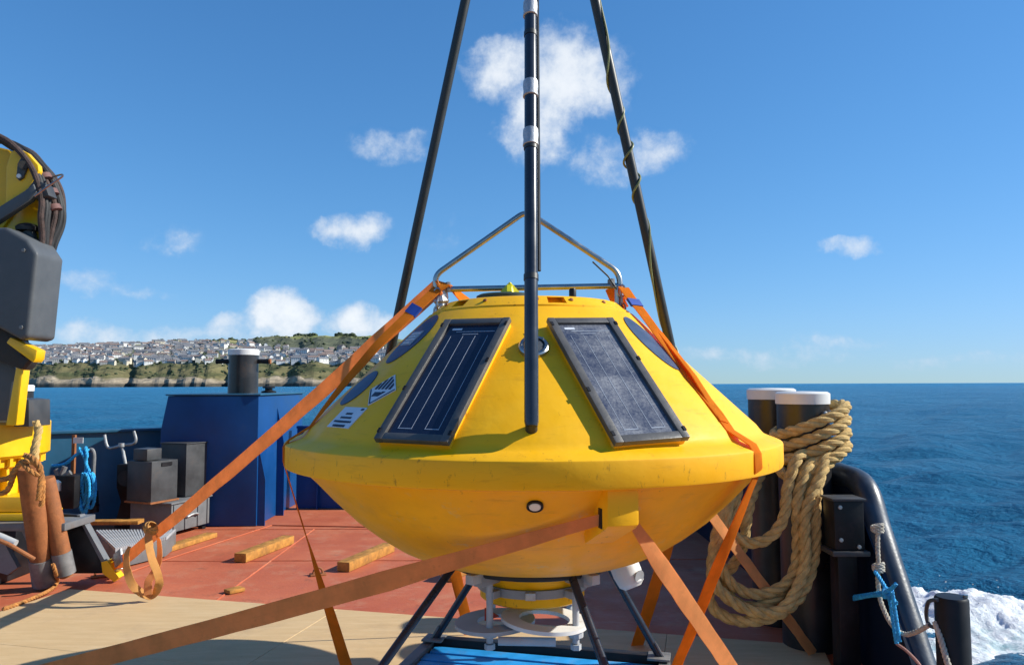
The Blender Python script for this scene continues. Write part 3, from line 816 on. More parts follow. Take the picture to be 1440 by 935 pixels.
# right bulwark with its sloping end
rb = thing('right_bulwark', (2.15, 7.5, 0), 'dark right bulwark with thick rounded black rail sloping down at its near end', 'bulwark')
prof = [(2.12, 10.58, 0.002), (2.12, 10.58, 1.08), (2.12, 5.0, 1.08), (2.12, 4.75, 1.02), (2.12, 4.45, 0.66), (2.12, 4.08, 0.15), (2.12, 4.0, 0.002)]
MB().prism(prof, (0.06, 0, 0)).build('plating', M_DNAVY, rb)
railp = smooth_path([(2.17, 10.5, 1.1), (2.17, 8.0, 1.1), (2.17, 5.6, 1.1), (2.18, 5.05, 1.09), (2.200, 4.779, 1.046), (2.200, 4.618, 0.8174), (2.200, 4.461, 0.583), (2.200, 4.301, 0.3508), (2.200, 4.154, 0.1365), (2.200, 4.067, -0.01161)], 8)
MB().tube(railp, 0.080, 18).build('rail', M_RAIL, rb)

# ================================================================== THE DATA BUOY
BX, BY = 0.10, 4.0
SL = 0.94; BETA = math.atan(SL)
def cone_z(r): return 1.615 + (1.01 - r) * SL
def er(phi): return Vector((math.sin(phi), -math.cos(phi), 0))
def cone_pt(phi, r, off=0.0):
    n = er(phi) * math.sin(BETA) + Vector((0, 0, math.cos(BETA)))
    return Vector((BX, BY, 0)) + er(phi) * r + Vector((0, 0, cone_z(r))) + n * off
def cone_frame(phi):
    e = er(phi)
    u = Vector((math.cos(phi), math.sin(phi), 0))
    v = -e * math.cos(BETA) + Vector((0, 0, math.sin(BETA)))
    n = e * math.sin(BETA) + Vector((0, 0, math.cos(BETA)))
    return Matrix((u, v, n)).transposed()
def cone_uv(phi0, r0, u, v, off):
    """point u along the girth and v up the slope from a centre on the cone"""
    r = r0 - v * math.cos(BETA)
    return cone_pt(phi0 + u / r, r, off)

buoy = thing('data_buoy', (BX, BY, 0.8), 'large yellow disc shaped data buoy with sloping solar panels and black tripod mast', 'buoy')
# hull: bowl, rim and cone
prof = [(0.0, 0.812), (0.38, 0.812), (0.46, 0.818), (0.55, 0.836), (0.62, 0.862), (0.70, 0.90), (0.80, 0.965), (0.908, 1.048), (1.02, 1.155), (1.10, 1.24), (1.165, 1.302), (1.185, 1.306), (1.215, 1.309), (1.246, 1.316), (1.250, 1.326),
        (1.250, 1.414), (1.248, 1.421), (1.243, 1.426), (1.185, 1.449), (1.165, 1.458), (1.148, 1.478), (1.13, cone_z(1.13)), (0.95, cone_z(0.95)), (0.75, cone_z(0.75)), (0.54, cone_z(0.54)), (0.50, cone_z(0.54) + 0.012), (0.0, cone_z(0.54) + 0.012)]
hull = MB().lathe(prof, (BX, BY, 0), 144).build('hull', M_HULL, buoy, smooth=28)
# moulded lashing lugs under the rim
LUGS = [R(15), R(135), R(-105)]
def rad_frame(phi):
    e = er(phi); u = Vector((math.cos(phi), math.sin(phi), 0))
    return Matrix((u, e, Vector((0, 0, 1)))).transposed()
for ph in LUGS:
    M = rad_frame(ph); c = Vector((BX, BY, 0))
    mb = MB()
    mb.prism([c + M @ Vector((-0.064, y, z)) for y, z in ((1.205, 1.315), (1.205, 1.175), (1.17, 1.155), (0.95, 1.06), (0.95, 1.315))], M @ Vector((0.128, 0, 0)))
    lug = mb.build('lashing_lug', M_HULL, hull, bevel=0.012)
    for sx in (-1, 1): MB().box(c + M @ Vector((sx * 0.0645, 1.135, 1.195)), (0.006, 0.035, 0.075), M).build('slot_shade', M_BLACK, lug, bevel=0.002)  # thin black plates paint the darkness inside the strap holes
# plug in the bowl
pl = c0 = Vector((BX, BY, 0)) + er(R(-0.8)) * 1.105 + Vector((0, 0, 1.242))
nb = (er(R(-0.8)) * 0.72 + Vector((0, 0, -0.69))).normalized()
Mn = nb.to_track_quat('Z', 'Y').to_matrix()
plug = MB().lathe([(0.0, -0.005), (0.032, -0.005), (0.033, 0.008), (0.027, 0.010), (0.026, 0.004), (0.0, 0.004)], c0, 20, Mn).build('drain_plug', M_BLACK, hull)
MB().lathe([(0.0, 0.004), (0.024, 0.004), (0.022, 0.009), (0.0, 0.012)], c0, 16, Mn).build('plug_face', M_WHITE, plug)

# top flange with moulded pockets
def top_flange():
    mb = MB()
    z0 = cone_z(0.54) - 0.004
    mb.lathe([(0.0, z0 + 0.004), (0.522, z0 + 0.004), (0.522, z0 + 0.018), (0.510, z0 + 0.024), (0.462, z0 + 0.062), (0.445, z0 + 0.067), (0.0, z0 + 0.069)], (BX, BY, 0), 96)
    o = mb.build('top_flange', M_HULL, buoy, smooth=25)
    bm = bmesh.new(); bm.from_mesh(o.data)
    ctr = Vector(o.location) + ROOTLOC[buoy.name] if False else ROOTLOC[o.name]
    def pocket(p0, p1, depth):
        sel = []
        for f in bm.faces:
            c = f.calc_center_median() + ctr
            r = math.hypot(c.x - BX, c.y - BY); ph = math.atan2(c.x - BX, -(c.y - BY))
            if p0 < ph < p1 and z0 + 0.026 < c.z < z0 + 0.060 and 0.455 < r < 0.512: sel.append(f)
        if not sel: return
        ins = bmesh.ops.inset_region(bm, faces=sel, thickness=0.006, depth=0)
        cx = sum((f.calc_center_median() for f in sel), Vector()) / len(sel) + ctr
        d = Vector((BX - cx.x, BY - cx.y, -0.3 * 0)).normalized() * depth
        vs = {v for f in sel for v in f.verts}
        ex = bmesh.ops.extrude_face_region(bm, geom=sel)
        nv = [g for g in ex['geom'] if isinstance(g, bmesh.types.BMVert)]
        bmesh.ops.translate(bm, vec=d, verts=nv)
        bmesh.ops.delete(bm, geom=[f for f in sel if f.is_valid], context='FACES_ONLY')
    for p0, p1 in ((R(7), R(18.5)), (R(67), R(79)), (R(-53), R(-41)), (R(187 - 360), R(199 - 360)), (R(127), R(139)), (R(-113), R(-101))): pocket(p0, p1, 0.05)
    bmesh.ops.recalc_face_normals(bm, faces=bm.faces)
    bm.to_mesh(o.data); bm.free()
    o.data.set_sharp_from_angle(angle=R(25))
    return o, z0
flange, zf = top_flange()
ztop = zf + 0.069
for ph in (-28, 2, 22, 46, -62, 75, 110, 150, -100, -140):
    e = er(R(ph)); M = (e * 0.73 + Vector((0, 0, 0.68))).normalized().to_track_quat('Z', 'Y').to_matrix()
    p = Vector((BX, BY, 0)) + e * 0.485 + Vector((0, 0, zf + 0.046))
    MB().lathe([(0.0, -0.01), (0.010, -0.01), (0.010, 0.004), (0.006, 0.006), (0.0, 0.006)], p, 10, M).build('bolt', M_RUST, flange)
# hatch, wing knob and plug on top
hx, hy = BX - 0.13, BY - 0.20
hatch = MB().lathe([(0.0, ztop - 0.003), (0.15, ztop - 0.003), (0.15, ztop + 0.022), (0.135, ztop + 0.03), (0.0, ztop + 0.03)], (hx, hy, 0), 32).build('deck_hatch', M_DARK, buoy)
kb = MB()
for k in range(3):
    a = R(20 + 120 * k); d = Vector((math.cos(a), math.sin(a), 0)); s = Vector((-d.y, d.x, 0)) * 0.012; c = Vector((hx + 0.02, hy, ztop + 0.03))
    kb.prism([c - s, c + d * 0.052 - s * 0.4, c + d * 0.055 + Vector((0, 0, 0.012)) - s * 0.4, c + d * 0.015 + Vector((0, 0, 0.05)) - s, c + Vector((0, 0, 0.058)) - s], s * 2)
kb.lathe([(0.0, 0), (0.03, 0.0), (0.022, 0.02), (0.012, 0.055), (0.006, 0.066), (0.0, 0.068)], (hx + 0.02, hy, ztop + 0.028), 12)
kb.build('wing_knob', M_YPLA, hatch)
MB().lathe([(0.0, -0.003), (0.018, -0.003), (0.018, 0.042), (0.014, 0.05), (0.0, 0.05)], (BX + 0.20, BY - 0.30, ztop), 16).build('vent_plug', M_BLACK, buoy)

# solar panels
def solar_panel(phi, cellmat, w_=0.335, h_=0.748, rc=0.896, rot=0.0):
    M = cone_frame(phi) @ Matrix.Rotation(rot, 3, 'Z'); c = cone_pt(phi, rc, -0.016)
    def P(u, v, n): return c + M @ Vector((u, v, n))
    seat = MB().box(P(0, 0, 0.0), (w_ - 0.012, h_ - 0.012, 0.043), M).build('panel_seat', M_HULL, buoy, bevel=0.004)
    fr = MB(); bw = 0.036; n0, n1 = 0.022, 0.048
    fr.box(P(-(w_ - bw) / 2, 0, (n0 + n1) / 2), (bw, h_, n1 - n0), M)
    fr.box(P((w_ - bw) / 2, 0, (n0 + n1) / 2), (bw, h_, n1 - n0), M)
    fr.box(P(0, -(h_ - bw) / 2, (n0 + n1) / 2), (w_ - 2 * bw, bw, n1 - n0 - 0.002), M)
    fr.box(P(0, (h_ - bw) / 2, (n0 + n1) / 2), (w_ - 2 * bw, bw, n1 - n0 - 0.002), M)
    root = fr.build('solar_panel', M_FRAME, buoy, bevel=0.004)
    for s in (-1, 1):
        for v in (-0.45, 0.45, 0.12 * s):
            MB().box(P(s * (w_ / 2 - 0.006), v * h_ * 0.98, n1 + 0.0015), (0.012, 0.022, 0.005), M).build('frame_clip', M_BLACK, root)
    gw, gh = w_ - 2 * bw, h_ - 2 * bw
    gl = MB().box(P(0, 0, 0.028), (gw, gh, 0.012), M).build('cell_sheet', cellmat, root)
    zt = 0.0346
    lo, hi = -gh / 2 + 0.035, gh / 2 - 0.075
    for i in range(4):
        u = (i - 1.5) * gw * 0.235
        MB().box(P(u, (lo + hi) / 2, zt), (0.0022, hi - lo, 0.001), M).build('busbar', M_BUSL, root)
    for (u, v, l) in ((-gw * 0.235, lo, gw * 0.25), (gw * 0.235, lo, gw * 0.25), (0.0, hi + 0.012, gw * 0.3), (0.02, hi + 0.030, gw * 0.74)):
        MB().box(P(u, v, zt), (l, 0.004, 0.001), M).build('busbar', M_BUSL, root)
    MB().box(P(-gw * 0.30, hi + 0.048, zt), (0.05, 0.012, 0.001), M).build('rating_label', M_LABEL, root)
    return root
solar_panel(R(-24.3), M_CELL, rot=R(-1.0))['label'] = 'clean dark solar panel on the shaded side'
solar_panel(R(20.8), M_CELLD, rot=R(3.0))['label'] = 'dusty grey solar panel on the sunny side'
solar_panel(R(170), M_CELL)
# lamp port between the panels
pc = cone_pt(R(-0.5), 0.755, 0.0); Mp = cone_frame(R(-0.5))
port = MB().lathe([(0.066, -0.01), (0.066, 0.016), (0.060, 0.022), (0.048, 0.022), (0.046, 0.010), (0.0, 0.010)], pc, 36, Mp).build('port_ring', M_STEEL, buoy)
MB().lathe([(0.0, 0.0105), (0.045, 0.0105), (0.04, 0.018), (0.0, 0.022)], pc, 24, Mp).build('port_lens', M_GREY, port)
for k in range(8):
    a = k * math.pi / 4
    MB().lathe([(0.0, 0.02), (0.005, 0.02), (0.005, 0.026), (0.0, 0.027)], pc + Mp @ Vector((0.056 * math.cos(a), 0.056 * math.sin(a), 0)), 8, Mp).build('bolt', M_STEEL, port)

# blue oval cover patches, hazard diamond, name label
def patch_poly(name, phi0, r0, loop, off, m, parent):
    pts = [cone_uv(phi0, r0, u, v, off) for u, v in loop]
    c = cone_uv(phi0, r0, sum(u for u, v in loop) / len(loop), sum(v for u, v in loop) / len(loop), off)
    base = [cone_uv(phi0, r0, u, v, -0.004) for u, v in loop]
    n = len(pts); mb = MB()
    mb.add([c] + pts + base, [(0, 1 + i, 1 + (i + 1) % n) for i in range(n)] + [(1 + (i + 1) % n, 1 + i, 1 + n + i, 1 + n + (i + 1) % n) for i in range(n)])
    return mb.build(name, m, parent)
def oval(a, b, rot=0.0, n=36):
    return [(a * math.cos(t) * math.cos(rot) - b * math.sin(t) * math.sin(rot), a * math.cos(t) * math.sin(rot) + b * math.sin(t) * math.cos(rot)) for t in (2 * math.pi * k / n for k in range(n))]
def rect(u0, u1, v0, v1): return [(u0, v0), (u1, v0), (u1, v1), (u0, v1)]
o1 = patch_poly('oval_cover', R(-58), 0.685, oval(0.105, 0.175, 0.0), 0.004, M_PATCH, buoy); o1['label'] = 'blue oval cover carrying a grey label'
patch_poly('maker_label', R(-58), 0.685, rect(-0.065, 0.055, -0.05, 0.05), 0.0065, M_LGLAB, o1)
for k in range(4):
    patch_poly('print_line', R(-58), 0.685, rect(-0.055, 0.045 - 0.02 * (k % 2), 0.03 - 0.022 * k, 0.036 - 0.022 * k), 0.008, M_LABEL, o1)
patch_poly('oval_cover', R(-61), 0.935, oval(0.10, 0.115), 0.004, M_PATCH, buoy)
patch_poly('oval_cover', R(51), 0.715, oval(0.082, 0.19), 0.004, M_PATCH, buoy)
patch_poly('oval_cover', R(180), 0.70, oval(0.1, 0.18), 0.004, M_PATCH, buoy)
HP, HR, HS = R(-45.5), 0.945, 0.098
hz = patch_poly('hazard_diamond', HP, HR, [(0, -HS), (HS, 0), (0, HS), (-HS, 0)], 0.004, M_LABEL, buoy)
for k in range(-3, 4):
    u0, u1 = k * 0.026 - 0.007, k * 0.026 + 0.007
    t0, t1 = 0.9 * HS - abs(u0), 0.9 * HS - abs(u1)
    if t0 > 0.008 and t1 > 0.008: patch_poly('stripe', HP, HR, [(u0, 0.003), (u1, 0.003), (u1, t1), (u0, t0)], 0.006, M_INK, hz)
for a, b in (((0, -0.93), (0.93, 0)), ((-0.93, 0), (0, -0.93))):
    a = Vector(a) * HS; b = Vector(b) * HS; s = (b - a).normalized(); q = Vector((-s.y, s.x)) * 0.005
    patch_poly('border', HP, HR, [tuple(a), tuple(b), tuple(b + q), tuple(a + q)], 0.006, M_INK, hz)
patch_poly('battery_mark', HP, HR, rect(-0.035, 0.012, -0.042, -0.016), 0.0055, M_INK, hz)
patch_poly('battery_mark', HP, HR, [(0.014, -0.04), (0.04, -0.012), (0.018, -0.012)], 0.0055, M_INK, hz)
nl = patch_poly('name_label', R(-50.5), 1.072, rect(-0.10, 0.10, -0.062, 0.062), 0.004, M_LABEL, buoy)
g = random.Random(3)
for k, (x0, x1) in enumerate(((-0.025, 0.03), (-0.045, 0.05), (-0.075, 0.08), (-0.05, 0.055))):
    v = 0.022 - 0.024 * k; x = x0
    while x < x1:
        l = g.uniform(0.008, 0.014)
        patch_poly('letter', R(-50.5), 1.072, rect(x, min(x + l, x1), v - 0.005, v + 0.005), 0.0055, M_INK, nl); x += l + 0.004
patch_poly('letter', R(-50.5), 1.072, rect(0.07, 0.09, 0.045, 0.055), 0.0055, M_INK, nl)

# tripod mast
APEX = Vector((BX + 0.012, BY, 5.55))
def mast_leg(phi, r, rad, m, dz=0.0):
    a = Vector((BX, BY, 0)) + er(phi) * r + Vector((0, 0, cone_z(r) + dz))
    leg = MB().tube([a, a.lerp(APEX, 0.004), a.lerp(APEX, 0.3), a.lerp(APEX, 0.97)], [rad * 0.86, rad, rad, rad * 1.05], 20).build('mast_leg', m, buoy)
    n = er(phi) * math.sin(BETA) + Vector((0, 0, math.cos(BETA))); p = a.lerp(APEX, 0.006)
    MB().tube([p - n * 0.10, p + n * 0.0], 0.024, 14).build('leg_socket', M_PIPEB, leg)
    return leg, a
front, fa = mast_leg(R(-1.4), 1.145, 0.0275, M_PIPE, 0.055)
front['label'] = 'front mast leg with bands of silver tape'
def on_leg(a, z): return a.lerp(APEX, (z - a.z) / (APEX.z - a.z))
for py_z in (2.768, 3.012, 3.44):
    p = on_leg(fa, py_z); d = (APEX - fa).normalized(); q = []
    MB().tube([p - d * 0.045, p - d * 0.042, p - d * 0.012, p + d * 0.01, p + d * 0.037, p + d * 0.04], [0.029, 0.0345, 0.0318, 0.0345, 0.033, 0.029], 20).build('tape_band', M_TAPE, front)
con = [on_leg(fa, z) + Vector((0.033, 0.012, 0)) for z in (2.16, 2.4, 2.8, 3.2, 4.2)]
MB().tube(con, 0.008, 8).build('conduit', M_PIPEB, front)
for z in (2.13, 2.72, 3.3):
    p = on_leg(fa, z); d = (APEX - fa).normalized()
    MB().tube([p - d * 0.012, p + d * 0.012], 0.0305, 20).build('clamp', M_PIPEB, front)
rear_l, la = mast_leg(R(-121), 1.05, 0.0275, M_PIPEB)
rear_r, ra = mast_leg(R(119), 1.05, 0.0285, M_PIPEB)
rear_r['label'] = 'right mast leg wound with a thin green cable'
cab = []
d = (APEX - ra).normalized(); u = d.cross(Vector((0, 1, 0))).normalized(); v = d.cross(u)
for i in range(260):
    t = 0.02 + 0.66 * i / 259; p = ra.lerp(APEX, t); ang = 2 * math.pi * (t * 11.5 + 0.6 * math.sin(t * 17)); rr = 0.033 + 0.006 * math.sin(t * 40)
    cab.append(p + (u * math.cos(ang) + v * math.sin(ang)) * rr)
MB().tube(cab, 0.0065, 7).build('cable', M_CABLE, rear_r)

# stainless guard frame over the hatch
GL = Vector((-0.3683, 3.950, 2.201)); GR = Vector((0.5543, 3.950, 2.216)); GA = Vector((0.07766, 3.980, 2.624))
guard = MB().tube([GL + Vector((-0.02, 0, 0)), GL, GR, GR + Vector((0.02, 0, 0))], 0.0155, 14).build('guard_bar', M_STEEL, buoy)
Lb = Vector((-0.4103, 3.950, 2.273)); Rb = Vector((0.566, 3.950, 2.288))
arm = []
for cnr, p_, q_ in ((Lb, GL + Vector((-0.02, 0, -0.04)), GA), (GA, Lb, Rb), (Rb, GA, GR + Vector((0.02, 0, -0.04)))):
    e0 = cnr + (p_ - cnr).normalized() * 0.05; e1 = cnr + (q_ - cnr).normalized() * 0.05
    arm += [e0.lerp(cnr, t).lerp(cnr.lerp(e1, t), t) for t in [k / 7 for k in range(8)]]
arm = [GL + Vector((-0.02, 0, -0.06))] + arm + [GR + Vector((0.02, 0, -0.06))]
MB().tube(arm, 0.0155, 14).build('guard_arch', M_STEEL, buoy)
for G, s in ((GL, -1), (GR, 1)):
    ps = [Vector((G.x + s * 0.005, G.y, zf + 0.02)), Vector((G.x + s * 0.005, G.y, G.z - 0.01))]
    post = MB().tube(ps, 0.018, 12).build('guard_post', M_STEEL, buoy)
    if s < 0:
        mb = MB(); g = random.Random(2)
        pts = [(lerp(ps[0], ps[1], t) + Vector((g.uniform(-.006, .006), g.uniform(-.006, .006), 0))) for t in [k / 9 for k in range(10)]]
        mb.tube(pts, [g.uniform(0.026, 0.046) for _ in pts], 9)
        mb.build('foil_wrap', M_TAPE, post, smooth=5)
    sh = MB()
    c = Vector((G.x + s * 0.02, G.y - 0.03, G.z - 0.03))
    sh.tube([c + Vector((0.022 * math.cos(a), 0.004, 0.032 * math.sin(a))) for a in [2 * math.pi * k / 14 for k in range(14)]], 0.006, 7, closed=True)
    for j in range(3):
        cc = c + Vector((s * 0.006 * j, -0.002, -0.05 - 0.042 * j))
        ax = (lambda a: Vector((0.013 * math.cos(a), 0, 0.028 * math.sin(a)))) if j % 2 else (lambda a: Vector((0, 0.013 * math.cos(a), 0.028 * math.sin(a))))
        sh.tube([cc + ax(2 * math.pi * k / 12) for k in range(12)], 0.005, 6, closed=True)
    sh.build('shackle', M_STEEL, post)
    MB().box((G.x - s * 0.03, G.y, G.z + 0.012), (0.022, 0.05, 0.05), rz=0.3).build('clamp_block', M_GALVD, guard, bevel=0.004)
MB().tube([GR + Vector((-0.005, -0.03, -0.02)), GR + Vector((-0.05, -0.02, 0.05)), Vector((0.4251, 3.930, 2.342))], 0.0045, 6).build('whip_aerial', M_PIPEB, guard)

# neck and mooring gear under the bowl
neck = MB().lathe([(0.0, 0.61), (0.255, 0.61), (0.27, 0.62), (0.27, 0.668), (0.265, 0.675), (0.265, 0.70), (0.275, 0.71), (0.30, 0.76), (0.33, 0.814), (0.0, 0.814)], (BX, BY, 0), 64).build('neck', M_HULL, buoy)
clamp = MB().lathe([(0.269, 0.664), (0.286, 0.664), (0.286, 0.704), (0.269, 0.704)], (BX, BY, 0), 64).build('clamp_band', M_LGREY, neck)
for ph in (-3, 117, -123):
    c = Vector((BX, BY, 0.684)) + er(R(ph)) * 0.296
    MB().box(c, (0.05, 0.03, 0.036), rad_frame(R(ph))).build('clamp_bolt', M_GALV, clamp, bevel=0.004)
ROD = []
for (px, phi) in ((0, -38), (1, 36), (2, 142), (3, -142)):
    e = er(R(phi)); rr = 0.345
    c = Vector((BX, BY, 0)) + e * rr
    br = MB()
    br.box(Vector((BX, BY, 0.765)) + e * 0.365, (0.055, 0.14, 0.05), rad_frame(R(phi)))
    br.box(Vector((BX, BY, 0.684)) + e * 0.318, (0.05, 0.06, 0.036), rad_frame(R(phi)))
    br_o = br.build('bracket', M_LGREY, neck, bevel=0.005)
    MB().tube([c + Vector((0, 0, 0.78)), c + Vector((0, 0, 0.46))], 0.0165, 12).build('hanger_rod', M_PLATE, br_o)
    MB().tube([c + Vector((0, 0, 0.52)), c + Vector((0, 0, 0.49))], 0.036, 10).build('rod_nut', M_PLATE, br_o)
    MB().tube([c + Vector((0, 0, 0.455)), c + Vector((0, 0, 0.43))], 0.026, 6).build('rod_nut', M_PLATE, br_o)
    MB().box(Vector((BX, BY, 0.785)) + e * 0.455, (0.05, 0.08, 0.045), rad_frame(R(phi))).build('clip_block', M_PLATE, br_o, bevel=0.005)
def ring_plate(c, ro, ri, th, M, n=40):
    mb = MB(); mb.lathe([(ri, -th / 2), (ro, -th / 2), (ro, th / 2), (ri, th / 2), (ri, -th / 2)], c, n, M, caps=False)
    return mb
tilt = Matrix.Rotation(R(24), 3, 'X') @ Matrix.Rotation(R(-10), 3, 'Y')
rp = ring_plate((BX + 0.055, BY - 0.20, 0.545), 0.215, 0.125, 0.018, Matrix.Rotation(R(4), 3, 'Y')).build('mooring_plate', M_WHITE, neck)
rp2 = ring_plate((BX - 0.19, BY - 0.16, 0.525), 0.20, 0.09, 0.018, Matrix.Rotation(R(-3), 3, 'Y')).build('mooring_plate', M_PLATE, neck)
MB().tube([(BX - 0.17, BY - 0.36, 0.497), (BX + 0.10, BY - 0.37, 0.495)], 0.020, 16).build('swivel_bar', M_PLATE, rp)
MB().prism([(BX - 0.24, BY - 0.20, 0.60), (BX - 0.17, BY - 0.20, 0.56), (BX - 0.24, BY - 0.20, 0.54)], (0, 0.02, 0)).build('red_tag', M_RED, rp2)
# white sensor pod slung under the bowl
sd = Vector((0.35, -0.25, -0.9)).normalized(); sM = (sd * -1).to_track_quat('Z', 'Y').to_matrix()
sc_ = Vector((0.6085, 4.080, 0.698))
pod = MB().lathe([(0.0, -0.075), (0.045, -0.075), (0.068, -0.055), (0.078, 0.0), (0.078, 0.10), (0.0, 0.10)], sc_, 28, sM).build('sensor_pod', M_WHITE, buoy)
MB().lathe([(0.0, -0.004), (0.03, -0.004), (0.034, 0.003), (0.0, 0.003)], sc_ + Vector((0.052, -0.062, 0.0)), 20, Vector((0.62, -0.75, -0.1)).to_track_quat('Z', 'Y').to_matrix()).build('sensor_window', M_LGREY, pod)

# ================================================================== CRADLE the buoy sits on
PR, PL = Vector((0.86, 4.22, 0)), Vector((-0.50, 4.56, 0))
pd = (PR - PL).normalized(); pf = Vector((pd.y, -pd.x, 0)); pf = pf if pf.y < 0 else -pf
PLEN = (PR - PL).length; PDEP = 1.34
cradle = thing('buoy_cradle', tuple((PL + PR) / 2 + pf * PDEP / 2), 'black tubular cradle on a framed pallet of blue boards, carrying the yellow buoy', 'cradle')
ringp = [(BX + 0.405 * math.cos(a), BY + 0.405 * math.sin(a), 0.797) for a in [2 * math.pi * k / 64 for k in range(64)]]
MB().tube(ringp, 0.019, 12, closed=True).build('support_ring', M_RUBBER, cradle)
prz = math.atan2(pd.y, pd.x)
fz = 0.11
def pp(u, v, z): return PL + pd * u + pf * v + Vector((0, 0, z))
fr_o = MB().box(pp(PLEN / 2, 0.03, 0.128), (PLEN, 0.06, 0.216), rz=prz).build('base_frame', M_BLACK, cradle, bevel=0.006)
MB().box(pp(PLEN / 2, PDEP - 0.03, 0.118), (PLEN, 0.06, 0.196), rz=prz).build('end_beam', M_BLACK, fr_o, bevel=0.006)
for u in (0.03, PLEN - 0.03):
    MB().box(pp(u, PDEP / 2, 0.12), (0.06, PDEP - 0.125, 0.20), rz=prz).build('side_beam', M_GALVD, fr_o, bevel=0.006)
for u in (0.06, PLEN - 0.06):
    for v in (0.06, PDEP - 0.06):
        MB().box(pp(u, v, 0.235), (0.12, 0.12, 0.012), rz=prz).build('corner_plate', M_GALVD, fr_o, bevel=0.003)
nb_ = 10; bw = (PDEP - 0.13) / nb_
for k in range(nb_):
    g = random.Random(k)
    MB().box(pp(PLEN / 2 + g.uniform(-.006, .006), 0.065 + bw * (k + 0.5), 0.185 + g.uniform(-0.003, 0.003)), (PLEN - 0.135, bw - 0.028, 0.022), rz=prz + g.uniform(-.004, .004)).build('board', M_BLUES, cradle, bevel=0.004)
for (phi, foot) in ((R(-75), pp(0.06, PDEP - 0.06, 0.24)), (R(26), pp(PLEN - 0.06, PDEP - 0.06, 0.24)), (R(-150), pp(0.07, 0.06, 0.24)), (R(112), pp(PLEN - 0.06, 0.06, 0.24))):
    t0 = Vector((BX, BY, 0.797)) + er(phi) * 0.405
    lg = MB().tube([t0, lerp(t0, foot, 0.5), foot], 0.0205, 14).build('leg', M_PIPE, cradle)
    MB().box(foot + Vector((0, 0, 0.03)), (0.05, 0.012, 0.10), (foot - t0).to_track_quat('Z', 'Y').to_matrix()).build('foot_plate', M_GALVD, lg, bevel=0.003)

# ================================================================== LASHING STRAPS
def strap(label, pts, face, w=0.05, m=None, t=0.0045, sag=0.0, n=24, twist=None, name='lashing_strap'):
    P = [Vector(p) for p in pts]
    if len(P) == 2:
        a, b = P; P = [a.lerp(b, k / n) - Vector((0, 0, sag * 4 * (k / n) * (1 - k / n))) for k in range(n + 1)]
    F = face
    if twist is not None:
        f0, f1 = Vector(face), Vector(twist); F = [f0.lerp(f1, k / (len(P) - 1)) for k in range(len(P))]
    o = MB().ribbon(P, F, w, t).build(name, [m or M_STRAP, EDGE[m or M_STRAP]])
    return tag(o, label, 'strap', 'orange lashing straps')
lugc = Vector((BX, BY, 1.20)) + er(LUGS[0]) * 1.17
lugu = Vector((math.cos(LUGS[0]), math.sin(LUGS[0]), 0))
lugM = rad_frame(LUGS[0]); lugo = Vector((BX, BY, 0))
pL = lugo + lugM @ Vector((-0.05, 1.135, 1.195)); pR = lugo + lugM @ Vector((0.05, 1.135, 1.195))
strap('long brown lashing strap from the front lug to the lower left deck', [pL, Vector((-3.15, 4.15, 0.02))], (0.0, -1, 0.0), [0.040 + 0.046 * min(1, k / 6) for k in range(25)], M_STRAPSH, sag=0.02)
strap('brown lashing strap running from the front lug down to the right', [pR, Vector((1.27, 3.98, 0.02))], (0.3, -1, 0.22), [0.036 + 0.044 * min(1, k / 5) for k in range(25)], M_STRAPSH)
# strap over the right of the cone, round the rim, down to the deck
phr = R(47)
def rim_wrap(phi, w_off=0.004):
    return [cone_pt(phi, 1.13, w_off), Vector((BX, BY, 0)) + er(phi) * (1.225 + w_off) + Vector((0, 0, 1.446)), Vector((BX, BY, 0)) + er(phi) * (1.25 + w_off) + Vector((0, 0, 1.41)), Vector((BX, BY, 0)) + er(phi) * (1.25 + w_off) + Vector((0, 0, 1.345))]
gR = GR + Vector((0.03, -0.03, -0.012)); gL = GL + Vector((-0.02, -0.02, 0.0))
rw = rim_wrap(phr)
foot = Vector((0.76, 4.05, 0.02))
top_face = er(phr) * 0.68 + Vector((0, 0, 0.73)); out_face = er(phr)
pts = [gR.lerp(rw[0], k / 10) for k in range(11)] + rw[1:] + [rw[3].lerp(foot, k / 12) for k in range(1, 13)]
fc = [Vector((0.45, -0.8, 0.5)).lerp(top_face, k / 10) for k in range(11)] + [top_face, out_face, out_face] + [out_face.lerp(Vector((0.35, -1, 0)), min(1, k / 4)) for k in range(1, 13)]
strap('bright orange strap over the sunny right side of the buoy and round its rim', pts, fc, 0.066, M_STRAP)
a = gR + Vector((0.0, 0.05, -0.03)); b = cone_pt(R(52), 0.90, 0.03)
rw2 = [cone_pt(R(47), 1.10, 0.009)]
strap('second orange strap lying lower on the right cone beside the bright one', [a, a.lerp(b, 0.5) + Vector((0.02, 0.0, 0.0)), b, cone_pt(R(49.5), 1.03, 0.006), rw2[0]], [Vector((0.6, -0.5, 0.6))] * 3 + [er(R(48)) * 0.68 + Vector((0, 0, 0.73))] * 2, 0.045, M_STRAP)
d = gR.lerp(rw[0], 0.13); dirv = (rw[0] - gR).normalized(); fcv = Vector((0.45, -0.8, 0.5)).lerp(top_face, 0.15)
bs = MB().ribbon([d - dirv * 0.028, d + dirv * 0.028], fcv, 0.074, 0.014).build('blue_sleeve', [M_BTAPE, M_BTAPE])
tag(bs, 'blue tape sleeve round the orange strap at the right of the guard frame', 'sleeve', 'blue tape sleeves on the straps')
